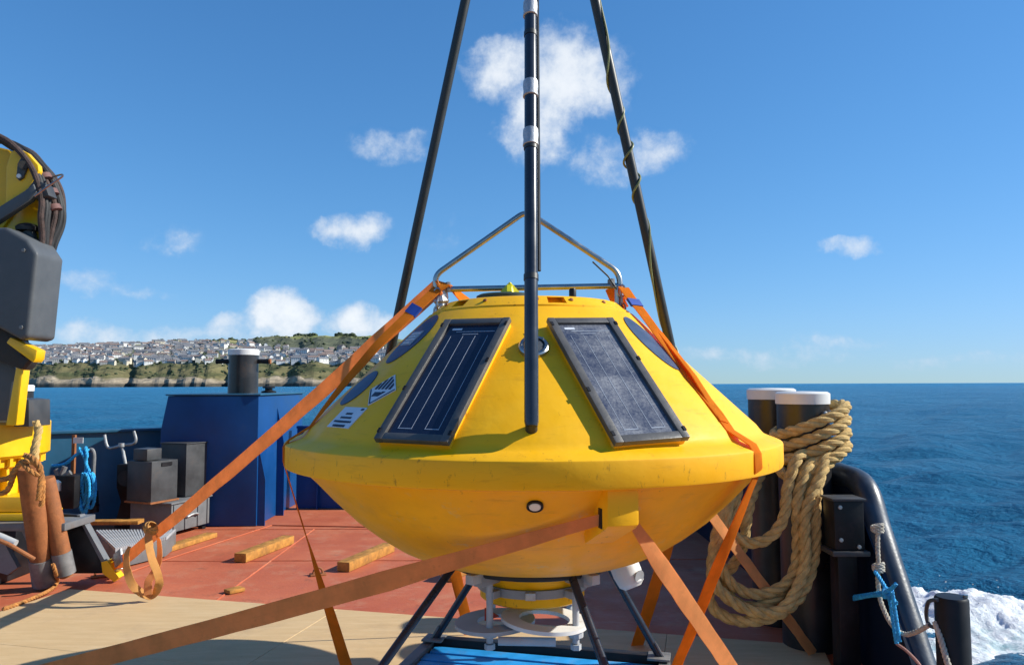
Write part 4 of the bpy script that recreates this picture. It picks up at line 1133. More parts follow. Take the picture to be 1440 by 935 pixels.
# left strap round the rim
phl = R(-69)
rwl = rim_wrap(phl)
footl = Vector((-0.80, 4.05, 0.02))
out_l = er(phl); top_l = out_l * 0.68 + Vector((0, 0, 0.73))
pts = [gL.lerp(rwl[0], k / 10) + Vector((0, -0.05 * math.sin(math.pi * k / 10), 0.03 * math.sin(math.pi * k / 10))) for k in range(11)] + rwl[1:] + [rwl[3].lerp(footl, k / 12) for k in range(1, 13)]
fc = [Vector((-0.3, -1.0, 0.35)).lerp(top_l, (k / 10) ** 2) for k in range(11)] + [top_l, out_l, out_l] + [(out_l * 1.0).lerp(Vector((0.2, -1, 0)), min(1, max(0, (k - 3) / 7))) for k in range(1, 13)]
strap('orange strap with frayed upper part running over the left rim of the buoy', pts, fc, 0.058, M_STRAP)
d = gL.lerp(rwl[0], 0.2) + Vector((0, -0.05 * math.sin(math.pi * .2), 0.03 * math.sin(math.pi * .2))); dirv = (rwl[0] - gL).normalized()
bs = MB().ribbon([d - dirv * 0.03, d + dirv * 0.03], (-0.3, -1, 0.35), 0.066, 0.016).build('blue_sleeve', [M_BTAPE, M_BTAPE])
tag(bs, 'blue tape sleeve round the strap left of the guard frame', 'sleeve', 'blue tape sleeves on the straps')
# short length of the long strap passing round the guard bar
anchor = Vector((-3.626, 6.865, 0.03))
gLt = GL + Vector((-0.01, -0.028, 0.018))
lo = anchor; hiP = gLt
strap('long brown strap from the guard frame down to the crane foot on the left', [hiP, anchor], (-0.35, -1, 0.25), 0.105, M_STRAPSH, sag=0.03)
strap('short strap end folded over the left corner of the guard frame', [gLt + Vector((-0.01, 0, 0.0)), GL + Vector((0.02, -0.005, 0.032)), GL + Vector((0.05, 0.03, 0.012)), GL + Vector((0.14, 0.10, -0.07))], [(-0.35, -1, 0.3), (0, -0.4, 1), (0.3, -0.6, 0.9), (0.3, -0.8, 0.6)], 0.085, M_STRAP)
strap('short orange strap end hanging behind the right corner of the guard frame', [GR + Vector((-0.02, 0.06, 0.0)), GR + Vector((0.0, 0.05, -0.05)), GR + Vector((0.035, 0.05, -0.12))], (-0.2, -1, 0.1), 0.075, M_STRAP)
# straps seen below and behind the hull
strap('bright orange strap dropping behind the cradle on the right', [Vector((1.16, 4.68, 1.36)), Vector((0.80, 5.0, 0.01))], (0.3, -1, 0.0), 0.085, M_STRAP)
strap('orange strap dropping behind the cradle on the left', [Vector((-0.60, 5.06, 1.36)), Vector((-0.29, 5.22, 0.01))], (0.2, -1, 0.0), 0.075, M_STRAP)
strap('orange strap slanting to the deck in front of the rope coil', [Vector((0.98, 4.53, 1.20)), Vector((1.883, 4.841, 0.01))], (0.55, -1, 0.35), 0.075, M_STRAPSH)

# ================================================================== FAR END OF THE DECK
# blue steel box carrying a bollard
box = thing('steel_casing', (-3.75, 10.0, 0), 'tall navy steel casing with a sloping shoulder at the far left of the deck', 'casing')
zt = 1.575
fx0, fx1, fy = -4.21, -3.10, 9.25
MB().prism([(fx0 - 0.08, fy, 0.003), (fx1, fy, 0.003), (fx1, fy, zt), (fx0, fy, zt), (fx0 - 0.08, fy, 1.15)], (0, 1.95, 0)).build('shell', M_NAVY, box, bevel=0.012)
MB().prism([(fx1 + 0.002, fy + 0.03, 0.003), (fx1 + 0.09, fy + 0.03, 0.003), (fx1 + 0.09, fy + 0.03, 0.55), (fx1 + 0.002, fy + 0.03, 0.95)], (0, 0.02, 0)).build('stiffener', M_NAVY, box)
MB().prism([(fx1 + 0.002, fy + 0.75, 0.003), (fx1 + 0.10, fy + 0.75, 0.003), (fx1 + 0.10, fy + 0.75, 0.9), (fx1 + 0.002, fy + 0.75, 1.4)], (0, 0.02, 0)).build('stiffener', M_NAVY, box)
MB().box((fx1 - 0.55, fy + 0.975, zt + 0.012), (1.16, 2.0, 0.018)).build('top_plate', M_BULW, box, bevel=0.005)
blk = thing('fairlead', (-3.35, 10.4, zt), 'small black fairlead on top of the navy casing behind the bollard', 'fairlead')
MB().lathe([(0.0, zt + 0.023), (0.10, zt + 0.023), (0.10, zt + 0.045), (0.05, zt + 0.055), (0.05, zt + 0.085), (0.0, zt + 0.085)], (-3.35, 10.4, 0), 20).build('base', M_BLACK, blk)
MB().lathe([(0.0, zt + 0.086), (0.08, zt + 0.086), (0.085, zt + 0.10), (0.07, zt + 0.112), (0.0, zt + 0.115)], (-3.35, 10.4, 0), 20).build('head', M_BLACK, blk)

def bollard(name, x, y, z0, z1, r, label, bar=None, group='mooring bollards', mm=None):
    root = thing(name, (x, y, z0), label, 'bollard', group)
    MB().lathe([(0.0, z0 + 0.002), (r, z0 + 0.002), (r, z1 - 0.08), (0.0, z1 - 0.08)], (x, y, 0), 40).build('post', mm or M_BOLL, root)
    MB().lathe([(0.0, z1 - 0.079), (r + 0.006, z1 - 0.079), (r + 0.008, z1 - 0.012), (r - 0.01, z1), (0.0, z1 + 0.004)], (x, y, 0), 40).build('cap', M_WHITE, root)
    if bar:
        for s, m in ((-1, M_BLACK), (1, M_BLACK)):
            p = MB().tube([(x + s * r * 0.9, y, z1 - bar), (x + s * (r + 0.15), y, z1 - bar)], 0.03, 14).build('cross_pin', m, root)
            MB().lathe([(0.0, 0), (0.034, 0), (0.034, 0.02), (0.0, 0.02)], (x + s * (r + 0.15), y, z1 - bar), 12, Vector((s, 0, 0)).to_track_quat('Z', 'Y').to_matrix()).build('pin_end', M_RUST if s > 0 else M_BLACK, p)
    return root
bx_, by_, bz_ = (-3.544, 9.950, 1.605)
bollard('bollard', bx_, by_, 1.585, (-3.560, 9.950, 2.176)[2], 0.19, 'grey bollard with white cap and cross pin on top of the navy casing', 0.16)
bx2, by2, _ = (-6.215, 9.600, 1.546)
bollard('bollard', bx2, by2, 0.0, (-6.224, 9.600, 1.717)[2], 0.12, 'grey bollard with white cap half hidden behind the yellow crane post')
pr = bollard('bollard', 1.925, 5.02, 0.0, 1.645, 0.165, 'dark right bollard with white cap wrapped in thick rope')
MB().lathe([(0.0, 0), (0.02, 0), (0.022, 0.02), (0.012, 0.03), (0.0, 0.03)], Vector((1.925, 5.02, 1.50)) + Vector((0.075, -0.147, 0)), 14, Vector((0.45, -0.89, 0)).to_track_quat('Z', 'Y').to_matrix()).build('stud', M_STEEL, pr)
MB().lathe([(0.0, 0), (0.02, 0), (0.022, 0.02), (0.012, 0.03), (0.0, 0.03)], Vector((1.925, 5.02, 1.485)) + Vector((0.115, -0.118, 0)), 14, Vector((0.69, -0.72, 0)).to_track_quat('Z', 'Y').to_matrix()).build('stud', M_STEEL, pr)
bollard('bollard', 1.90, 5.55, 0.0, 1.665, 0.165, 'dark bollard with white cap standing behind the rope wrapped one')

# ---- coil of thick manila on the bollard
cx, cy = 1.925, 5.02
mb = MB()
def wrap(zc, turns, r0, tiltx, ph0, n=40):
    return [Vector((cx + 0.03 + r0 * math.cos(ph0 + a) * (1.16 if math.cos(ph0 + a) > 0 else 1.0), cy + r0 * math.sin(ph0 + a), zc + tiltx * math.cos(ph0 + a) + 0.085 * a / (2 * math.pi))) for a in [2 * math.pi * turns * k / n for k in range(n + 1)]]
rr = 0.035
rope(mb, smooth_path(wrap(1.19, 3.6, 0.208, 0.075, R(-160), 60), 3), rr, 3, 0.24)
L = [
    [(2.13, 5.08, 1.27), (1.990, 4.830, 1.245), (1.876, 4.720, 0.9939), (1.847, 4.700, 0.6529), (1.735, 4.660, 0.417), (1.539, 4.620, 0.3036), (1.337, 4.660, 0.2796), (1.213, 4.740, 0.3626), (1.276, 4.800, 0.589), (1.406, 4.860, 0.8855), (1.483, 4.920, 1.147), (1.72, 5.16, 1.24)],
    [(2.12, 5.1, 1.22), (1.895, 4.820, 1.210), (1.770, 4.740, 0.9913), (1.745, 4.720, 0.6059), (1.634, 4.700, 0.4574), (1.441, 4.710, 0.4213), (1.304, 4.760, 0.5333), (1.306, 4.800, 0.764), (1.430, 4.870, 1.063), (1.72, 5.14, 1.18)],
    [(2.1, 5.1, 1.2), (1.820, 4.800, 1.248), (1.721, 4.760, 1.076), (1.679, 4.740, 0.8698), (1.579, 4.740, 0.7443), (1.453, 4.760, 0.719), (1.351, 4.800, 0.8077), (1.408, 4.860, 1.019), (1.73, 5.12, 1.22)],
    [(2.12, 5.12, 1.3), (1.966, 4.860, 1.260), (1.830, 4.780, 1.029), (1.824, 4.760, 0.7265), (1.715, 4.740, 0.4938), (1.545, 4.700, 0.3557), (1.384, 4.740, 0.3534), (1.319, 4.800, 0.4799), (1.441, 4.840, 0.6453), (1.526, 4.880, 0.9714), (1.75, 5.12, 1.26)],
    [(2.1, 5.15, 1.25), (1.967, 4.800, 1.181), (1.801, 4.690, 0.9124), (1.765, 4.660, 0.5773), (1.609, 4.600, 0.3591), (1.420, 4.620, 0.3456), (1.253, 4.690, 0.4528), (1.232, 4.750, 0.6007), (1.356, 4.840, 0.9779), (1.523, 4.900, 1.172), (1.74, 5.1, 1.2)],
    [(2.05, 5.2, 1.36), (2.129, 4.920, 1.282), (2.029, 4.840, 1.208), (1.885, 4.800, 1.141), (1.735, 4.820, 1.122), (1.73, 4.95, 1.16)],
]
for q in L: rope(mb, smooth_path(q, 10), rr, 3, 0.24)
co = mb.build('rope_coil', M_ROPE)
tag(co, 'thick tan manila rope coiled round the right bollard and hanging to the deck', 'rope')

# ---- black stanchion with hinge box inside the right bulwark
st = thing('stanchion', (2.0, 4.62, 0), 'black stanchion with a boxed head inside the sloping end of the bulwark', 'stanchion')
MB().box((1.99, 4.62, 0.36), (0.12, 0.12, 0.71)).build('post', M_BLACK, st, bevel=0.01)
hd = MB().box((1.99, 4.60, 0.86), (0.18, 0.16, 0.29)).build('head_box', M_BLACK, st, bevel=0.012)
MB().box((1.99, 4.60, 1.012), (0.20, 0.18, 0.014)).build('lid', M_MACH, hd, bevel=0.003)
MB().box((1.99, 4.60, 0.70), (0.22, 0.2, 0.03)).build('collar', M_MACH, st, bevel=0.006)
for (dx, dz) in ((-0.055, 0.97), (-0.055, 0.78), (0.05, 0.74)):
    MB().lathe([(0.0, 0), (0.012, 0), (0.012, 0.01), (0.0, 0.012)], (1.99 + dx, 4.52, dz), 10, Vector((0, -1, 0)).to_track_quat('Z', 'Y').to_matrix()).build('bolt', M_GALV, hd)
# ---- stanchion with ring at the boarding gap
gp = thing('gap_post', (2.2, 3.79, 0), 'short black post with a handle ring at the lower right corner', 'post')
px_, py_, pz_ = (2.200, 3.866, 0.6329)
MB().lathe([(0.0, -0.6), (0.078, -0.6), (0.078, pz_ - 0.012), (0.070, pz_), (0.0, pz_ + 0.003)], (px_, py_, 0), 32).build('post', M_BLACK, gp)
hr = [(2.120, 3.845, 0.6215), (2.120, 3.925, 0.5924), (2.120, 3.955, 0.5376), (2.120, 3.951, 0.4888), (2.120, 3.919, 0.4703), (2.120, 3.854, 0.4837)]
MB().tube(smooth_path(hr, 5), 0.010, 8).build('handle_ring', M_MACH, gp)
MB().lathe([(0.0, 0), (0.012, 0), (0.012, 0.012), (0.0, 0.012)], Vector((px_ + 0.06, py_ - 0.02, pz_)), 10).build('stud', M_STEEL, gp)
# ---- white rope across the gap
mb = MB()
wr = [(2.100, 4.397, 0.8876), (2.090, 4.392, 0.7803), (2.080, 4.369, 0.6777), (2.070, 4.362, 0.5883), (2.070, 4.336, 0.4773), (2.070, 4.229, 0.3891), (2.080, 4.114, 0.3691), (2.100, 4.007, 0.4179), (2.120, 3.925, 0.479)]
rope(mb, smooth_path(wr, 8), 0.013, 3, 0.07)
rope(mb, smooth_path([(2.120, 3.878, 0.504), (2.120, 3.838, 0.4441), (2.120, 3.799, 0.3716), (2.120, 3.756, 0.2859)], 8), 0.015, 3, 0.07)
for q, rr_ in (((2.080, 4.370, 0.6576), 0.026), ((2.100, 4.407, 0.8697), 0.028)):
    c = Vector(q)
    for j in range(3):
        rope(mb, [c + Vector((rr_ * math.cos(a), rr_ * math.sin(a) * 0.8, 0.012 * (j - 1) + 0.008 * math.sin(a + j))) for a in [2 * math.pi * k / 18 for k in range(19)]], 0.011, 3, 0.06)
tag(mb.build('white_rope', M_ROPEW), 'thin off white rope sagging from the bulwark end to the short post', 'rope')
mb = MB()
bl = [[(2.020, 4.594, 0.43), (2.030, 4.430, 0.4871), (2.050, 4.299, 0.5342), (2.060, 4.245, 0.5641)], [(2.050, 4.351, 0.6385), (2.050, 4.271, 0.5998), (2.050, 4.194, 0.5549), (2.050, 4.119, 0.5268)],
      [(2.050, 4.216, 0.5756), (2.050, 4.182, 0.5016), (2.050, 4.158, 0.3961), (2.050, 4.133, 0.3112)], [(2.040, 4.237, 0.5548), (2.040, 4.156, 0.5915), (2.040, 4.093, 0.638)], [(2.040, 4.142, 0.5804), (2.050, 4.138, 0.4769), (2.050, 4.102, 0.3326)], [(2.020, 4.566, 0.4253), (2.030, 4.368, 0.4999), (2.050, 4.210, 0.5467)]]
for q in bl: rope(mb, smooth_path(q, 8), 0.011, 3, 0.06)
c = Vector((2.040, 4.189, 0.5601))
for j in range(3): rope(mb, [c + Vector((0.022 * math.cos(a), 0.02 * math.sin(a), 0.02 * math.sin(a + j * 1.5))) for a in [2 * math.pi * k / 18 for k in range(19)]], 0.010, 3, 0.06)
tag(mb.build('blue_twine', M_ROPEB), 'bright blue twine knotted on the sloping rail at the right', 'rope')
tag(MB().tube(smooth_path([(2.060, 4.153, 0.3044), (2.080, 4.090, 0.2889), (2.100, 4.003, 0.2469), (2.100, 3.966, 0.1895)], 6), 0.008, 8).build('pink_cord', mat('pink_cord', (0.42, 0.22, 0.18), 0.8)), 'thin faded pink cord trailing below the blue twine', 'rope')

# ================================================================== DECK GEAR ON THE LEFT
# yellow timbers
def timber(a, b, w_, h_, label):
    a, b = Vector(a), Vector(b); d = b - a; c = (a + b) / 2
    o = MB().box((c.x, c.y, h_ / 2 + 0.004), (d.length, w_, h_), rz=math.atan2(d.y, d.x)).build('timber_bearer', M_TIMB, bevel=0.008)
    return tag(o, label, 'timber', 'yellow timber bearers on the red deck')
timber((-3.604, 7.701, 0), (-3.384, 8.617, 0), 0.14, 0.05, 'flat yellow timber beside the grey locker')
timber((-2.625, 7.384, 0), (-2.413, 8.258, 0), 0.13, 0.085, 'short yellow timber in the middle of the open red deck')
timber((-1.549, 7.010, 0), (-1.267, 7.858, 0), 0.13, 0.085, 'yellow timber on the red deck next to the buoy')
timber((-0.5765, 6.649, 0), (-0.3394, 7.208, 0), 0.12, 0.10, 'yellow timber end showing behind the cradle leg')
timber((-2.341, 6.295, 0), (-2.251, 6.400, 0), 0.10, 0.03, 'small flat yellow wood block at the plywood edge')
# locker
lk = thing('deck_locker', (-3.95, 8.6, 0), 'low grey steel locker with a handle carrying two black machine boxes', 'locker')
la_, lb_ = Vector((-3.815, 8.545, 0)), Vector((-3.638, 9.170, 0))
ld = (lb_ - la_); ln = Vector((-ld.y, ld.x, 0)).normalized(); LH = 0.37
lang = math.atan2(ld.y, ld.x); lc = (la_ + lb_) / 2 + ln * 0.28
MB().box(lc + Vector((0, 0, LH / 2 + 0.03)), (ld.length, 0.56, LH - 0.06), rz=lang).build('body', M_LOCK, lk, bevel=0.008)
MB().box(lc + Vector((0, 0, LH + 0.012)), (ld.length + 0.05, 0.60, 0.02), rz=lang).build('lid', M_LOCK, lk, bevel=0.004)
for t in (0.06, 0.35, 0.68, 0.94):
    MB().box(la_ + ld * t - ln * 0.006 + Vector((0, 0, LH / 2 + 0.03)), (0.025, 0.012, LH - 0.08), rz=lang).build('rib', M_LOCK, lk, bevel=0.003)
hc = la_ + ld * 0.5 - ln * 0.03 + Vector((0, 0, LH * 0.55)); du = ld.normalized()
MB().tube(smooth_path([hc - du * 0.1 + ln * 0.03, hc - du * 0.09, hc - du * 0.03 + Vector((0, 0, 0.012)), hc + du * 0.05 + Vector((0, 0, 0.015)), hc + du * 0.09, hc + du * 0.1 + ln * 0.03], 4), 0.012, 8).build('handle', M_GALV, lk)
for t in (0.1, 0.9):
    for s in (0.05, 0.5): MB().box(la_ + ld * t + ln * s + Vector((0, 0, 0.017)), (0.06, 0.06, 0.03), rz=lang).build('foot', M_BLACK, lk)
def machine(name, c, s, rz, label, parts):
    root = thing(name, (c[0], c[1], c[2] - s[2] / 2), label, 'machine box')
    MB().box(c, s, rz=rz).build('casing', M_MACH, root, bevel=0.01)
    parts(root, Vector(c), Matrix.Rotation(rz, 3, 'Z'), s)
    return root
zl = LH + 0.024
ca = la_ + ld * 0.06 + ln * 0.30; cb = la_ + ld * 0.80 + ln * 0.20
def pa(root, c, M, s):
    MB().box(c + M @ Vector((-0.06, 0.02, s[2] / 2 + 0.07)), (0.20, 0.22, 0.13), M).build('top_cover', M_MACH, root, bevel=0.012)
    MB().box(c + M @ Vector((0.02, -s[1] / 2 - 0.004, s[2] / 2 - 0.04)), (0.14, 0.012, 0.04), M).build('notch', M_BLACK, root)
    q = [(0.0, -s[1] / 2, 0.18), (0.0, -s[1] / 2 - 0.05, 0.16), (0.0, -s[1] / 2 - 0.06, 0.0), (0.0, -s[1] / 2 - 0.055, -0.15), (0.0, -s[1] / 2, -0.17)]
    MB().tube(smooth_path([c + M @ Vector((s[0] / 2 + 0.03, y + 0.2, z)) for x, y, z in q], 4), 0.012, 8).build('grab_rail', M_GALVD, root)
    MB().box(c + M @ Vector((0, 0, -s[2] / 2 - 0.005 + 0.012)), (s[0] + 0.03, s[1] + 0.03, 0.02), M).build('base_flange', M_RUST, root)
machine('winch_box', (ca.x, ca.y, zl + 0.235), (0.36, 0.38, 0.46), lang - R(8), 'black box with grey lit side and small cover on top, nearer on the locker', pa)
def pb(root, c, M, s):
    MB().box(c + M @ Vector((0, 0, s[2] / 2 + 0.006)), (s[0] + 0.02, s[1] + 0.02, 0.012), M).build('lid', M_MACH, root, bevel=0.003)
machine('control_cabinet', (cb.x - 0.08, cb.y + 0.12, zl + 0.31), (0.42, 0.40, 0.61), lang - R(6), 'taller black cabinet with plain grey side standing behind on the locker', pb)
# dark winch frame with fork rest
wf = thing('deck_winch', (-4.45, 8.8, 0), 'black winch frame with a hinged lever in front of the blue bulwark', 'winch')
w0 = Vector((-4.424, 8.700, 0.1462))
MB().prism([(-4.561, 8.750, 0.08154), (-4.251, 8.750, 0.04846), (-4.265, 8.750, 0.4177), (-4.329, 8.750, 0.8055), (-4.549, 8.750, 0.7982), (-4.547, 8.750, 0.5395), (-4.492, 8.750, 0.3782)], (0, 0.35, 0)).build('frame', M_BLACK, wf, bevel=0.01)
MB().tube([(-4.349, 8.700, 0.5055), (-4.230, 8.660, 0.6544)], 0.035, 12).build('lever', M_MACH, wf)
MB().tube([(-4.422, 8.720, 0.6477), (-4.361, 8.600, 0.6622)], 0.09, 18).build('drum', M_BLACK, wf)
fk = thing('fork_rest', (-4.466, 8.780, 0.7785), 'bare metal fork shaped rest standing above the black winch', 'fork rest')
MB().tube([(-4.492, 8.850, 0.7547), (-4.578, 8.900, 1.022)], 0.018, 10).build('stem', M_GALV, fk)
MB().tube(smooth_path([(-4.783, 8.900, 1.130), (-4.753, 8.900, 1.006), (-4.701, 8.900, 0.9727), (-4.578, 8.900, 1.005), (-4.445, 8.900, 1.021), (-4.413, 8.900, 1.071), (-4.442, 8.900, 1.170)], 5), 0.017, 10).build('fork', M_GALV, fk)
MB().tube([(-4.568, 8.880, 1.032), (-4.567, 8.880, 0.9904)], 0.035, 12).build('boss', M_GALV, fk)

# grating step
gr = thing('grating_step', (-4.2, 7.9, 0), 'low step with a pale chequered grating top beside the locker', 'step')
gz = 0.20
GA_, GB_, GC_, GD_ = [Vector((-4.360, 7.995, 0.2)), Vector((-3.524, 8.018, 0.2)), Vector((-3.441, 7.611, 0.2)), Vector((-3.677, 7.093, 0.2))]
dn = Vector((0, 0, -0.022))
MB().prism([GA_ + dn, GB_ + dn, GC_ + dn, GD_ + dn], (0, 0, -0.165)).build('base', M_LOCK, gr, bevel=0.006)
# bearing bars
for k in range(26):
    t = (k + 0.5) / 26
    a = GD_.lerp(GC_, t); b = GA_.lerp(GB_, t); d = b - a; c = (a + b) / 2
    MB().box((c.x, c.y, gz - 0.012), (d.length, 0.016, 0.030), rz=math.atan2(d.y, d.x)).build('bar', M_PLATE, gr)
for k in range(9):
    t = (k + 0.5) / 9
    a = GD_.lerp(GA_, t); b = GC_.lerp(GB_, t); d = b - a; c = (a + b) / 2
    MB().box((c.x, c.y, gz - 0.016), (d.length, 0.012, 0.018), rz=math.atan2(d.y, d.x)).build('cross_bar', M_PLATE, gr)
# wood board behind it
o = MB().box(Vector((-4.340, 8.206, 0.22)) + Vector((0, 0.15, 0)), (0.55, 0.16, 0.04), rz=0.05).build('plank', M_TIMB, bevel=0.005)
tag(o, 'pale plank lying behind the grating step', 'plank')

# tag post and blue line on the bulwark
tp = thing('tag_post', (-4.931, 8.550, 0.6072), 'thin dark post with a small white tag in front of the blue bulwark', 'post')
MB().box((-4.934, 8.550, 0.86), (0.035, 0.035, 0.58)).build('post', M_RUST, tp)
MB().box((-4.877, 8.530, 1.091), (0.11, 0.008, 0.065)).build('tag', M_WHITE, tp)
MB().box((-4.923, 8.550, 0.6071), (0.11, 0.03, 0.03)).build('foot_clip', M_RUST, tp)
mb = MB()
for q in ([(-5.141, 8.500, 0.8107), (-4.999, 8.500, 0.8338), (-4.884, 8.500, 0.9279), (-4.783, 8.500, 0.9748), (-4.736, 8.500, 0.9905)], [(-4.848, 8.500, 1.007), (-4.780, 8.470, 0.9303), (-4.762, 8.500, 0.8487), (-4.765, 8.500, 0.7308)], [(-4.777, 8.500, 1.022), (-4.740, 8.470, 0.9302), (-4.758, 8.480, 0.8507), (-4.717, 8.500, 0.7385)]):
    rope(mb, smooth_path([Vector(p) for p in q], 8), 0.018, 3, 0.1)
for j, (wx, hh, dx) in enumerate(((7, 26, 0), (5, 22, -3), (8, 19, 3), (4, 29, -2), (6, 24, 5))):
    top_ = Vector((-4.744, 8.450, 0.7287)); k8 = 8.45 / 1060.0
    ring_ = [top_ + Vector(((dx + wx * math.sin(a)) * k8, 0.015 * j, (hh * math.cos(a) - hh) * k8)) for a in [2 * math.pi * k / 16 for k in range(17)]]
    rope(mb, smooth_path(ring_, 4), 0.018, 3, 0.1)
tag(mb.build('blue_rope', M_ROPEB), 'bright blue rope hung in a hank on the left bulwark', 'rope')
cl = thing('rail_cleat', (-4.759, 8.620, 0.518), 'black pipe bracket on the bulwark behind the hank of blue rope', 'bracket')
MB().tube([(-4.743, 8.620, 0.518), (-4.725, 8.620, 0.2802)], 0.055, 12).build('sleeve', M_BLACK, cl)
MB().tube(smooth_path([(-4.818, 8.620, 0.9645), (-4.771, 8.620, 0.9803), (-4.744, 8.620, 0.9163), (-4.745, 8.620, 0.7566), (-4.742, 8.620, 0.5021)], 5), 0.022, 10).build('pipe', M_GALVD, cl)
MB().tube([(-4.781, 8.600, 0.3468), (-4.661, 8.600, 0.3622)], 0.018, 8).build('pin', M_BLACK, cl)
# dark valve cluster behind the crane foot
vc = thing('valve_block', (-4.940, 8.400, 0.4719), 'dark valve block behind the crane foot', 'valve')
MB().box((-4.933, 8.450, 0.5423), (0.30, 0.25, 0.36)).build('body', M_BLACK, vc, bevel=0.02)
for tip in ((-5.020, 8.380, 0.7843), (-4.927, 8.380, 0.815), (-4.862, 8.380, 0.7528)):
    st_ = Vector((-4.970, 8.400, 0.6268)); MB().tube([st_, st_.lerp(Vector(tip), 0.5) + Vector((0, -0.02, 0.03)), tip], 0.03, 10).build('pipe', M_GALVD, vc)

# ================================================================== CRANE
CY = 6.6
cr = thing('deck_crane', (-4.6, 6.3, 0), 'yellow knuckle deck crane with a grey rounded casing, folded at the left edge', 'crane')
CXc = -5.0
fl_ = MB().lathe([(0.0, 1.07), (0.70, 1.07), (0.72, 1.085), (0.74, 1.10), (0.74, 1.37), (0.72, 1.395), (0.0, 1.40)], (CXc, CY + 0.2, 0), 64).build('slew_ring', M_CYEL, cr)
for k in range(40):
    a = 2 * math.pi * k / 40
    p = Vector((CXc + 0.685 * math.cos(a), CY + 0.2 + 0.685 * math.sin(a), 1.045))
    MB().lathe([(0.0, -0.035), (0.024, -0.035), (0.024, 0.03), (0.0, 0.03)], p, 6).build('bolt', M_CYEL, fl_)
MB().lathe([(0.0, 0.58), (0.64, 0.58), (0.60, 0.64), (0.60, 0.98), (0.66, 1.0), (0.66, 1.068), (0.0, 1.068)], (CXc, CY + 0.2, 0), 48).build('pedestal', M_CYEL, cr)
for k in range(20):
    a = 2 * math.pi * k / 20
    e = Vector((math.cos(a), math.sin(a), 0)); c = Vector((CXc, CY + 0.2, 0))
    t_ = Vector((-e.y, e.x, 0)) * 0.012
    MB().prism([c + e * 0.595 + Vector((0, 0, 0.62)) - t_, c + e * 0.70 + Vector((0, 0, 0.62)) - t_, c + e * 0.66 + Vector((0, 0, 0.99)) - t_, c + e * 0.595 + Vector((0, 0, 0.99)) - t_], t_ * 2).build('gusset', M_CYEL, cr)
MB().box((-4.87, 6.60, 0.70), (1.72, 0.26, 0.13)).build('base_plate', M_CYEL, cr, bevel=0.01)
MB().box((-4.87, 6.60, 0.60), (1.78, 0.32, 0.06)).build('base_flange', M_CYEL, cr, bevel=0.006)
MB().lathe([(0.0, 0), (0.05, 0), (0.05, 0.07), (0.03, 0.09), (0.0, 0.09)], Vector((-3.952, 6.580, 0.7989)) * 1.0, 18).build('stud', M_STEEL, cr)
# deck seat: grey top plate and black gussets
MB().box((-4.73, 6.56, 0.535), (2.05, 0.46, 0.06)).build('seat_plate', M_LOCK, cr, bevel=0.006)
gp_ = [(-3.960, 6.660, 0.5918), (-3.798, 6.660, 0.5791), (-3.507, 6.660, 0.1161), (-3.518, 6.660, 0.07984), (-3.937, 6.660, 0.08127)]
MB().prism(gp_, (0, 0.05, 0)).build('gusset_plate', M_BLACK, cr, bevel=0.004)
MB().prism([(-3.790, 6.645, 0.5816), (-3.765, 6.645, 0.5815), (-3.474, 6.645, 0.09543), (-3.503, 6.645, 0.0714)], (0, 0.08, 0)).build('gusset_edge', M_LOCK, cr)
MB().prism([(-3.558, 6.635, 0.1826), (-3.509, 6.635, 0.1945), (-3.399, 6.635, 0.04944), (-3.441, 6.635, 0.01349), (-3.542, 6.635, 0.08604)], (0, 0.09, 0)).build('yellow_edge', M_CYEL, cr)
MB().box((CXc - 0.1, CY + 0.15, 0.255), (1.4, 0.7, 0.50)).build('seat_box', M_BLACK, cr, bevel=0.01)
MB().prism([(-4.096, 6.360, 0.5263), (-4.025, 6.360, 0.526), (-3.846, 6.360, 0.2469), (-3.927, 6.360, 0.2125)], (0, 0.03, 0)).build('brace', M_LOCK, cr)
MB().prism([(-4.337, 6.330, 0.342), (-4.212, 6.330, 0.4282), (-4.084, 6.330, 0.2086), (-4.163, 6.330, 0.1514), (-4.330, 6.330, 0.198)], (0, 0.05, 0)).build('brace', M_LOCK, cr)
MB().tube([(-4.246, 6.100, 0.5754), (-3.956, 6.100, 0.4517)], 0.03, 12).build('cylinder_rod', M_PLATE, cr)
# upper works
MB().prism([(-4.038, 6.150, 1.920), (-3.985, 6.150, 1.908), (-4.023, 6.150, 1.383), (-4.110, 6.150, 1.383)], (0, 0.10, 0)).build('link_rod', M_CYEL, cr, bevel=0.01)
MB().prism([(-4.070, 6.050, 2.048), (-4.038, 6.050, 2.094), (-3.816, 6.050, 1.990), (-3.824, 6.050, 1.921), (-3.845, 6.050, 1.887)], (0, 0.12, 0)).build('knuckle_bracket', M_CYEL, cr, bevel=0.012)
MB().prism([(-5.051, 6.120, 2.386), (-4.186, 6.120, 2.267), (-4.041, 6.120, 2.150), (-3.985, 6.120, 1.947), (-3.914, 6.120, 1.918), (-3.979, 6.120, 1.832), (-4.067, 6.120, 1.861), (-4.214, 6.120, 1.919), (-5.023, 6.120, 1.922)], (0, 0.15, 0)).build('knuckle', M_RUBBER, cr, bevel=0.02)
MB().lathe([(0.0, 1.402), (0.46, 1.402), (0.46, 1.48), (0.36, 1.50), (0.34, 2.75), (0.0, 2.75)], (CXc, CY + 0.2, 0), 40).build('turret', M_GREY, cr)
MB().prism([(-5.072, 6.250, 1.956), (-4.199, 6.250, 1.953), (-4.111, 6.250, 1.835), (-4.161, 6.250, 1.413), (-5.040, 6.250, 1.416)], (0, 0.2, 0)).build('column', M_GREY, cr, bevel=0.02)
MB().prism([(-4.231, 6.450, 1.597), (-4.121, 6.450, 1.584), (-4.110, 6.450, 1.355), (-4.243, 6.450, 1.356)], (0, 0.3, 0)).build('column_side', M_MACH, cr, bevel=0.01)
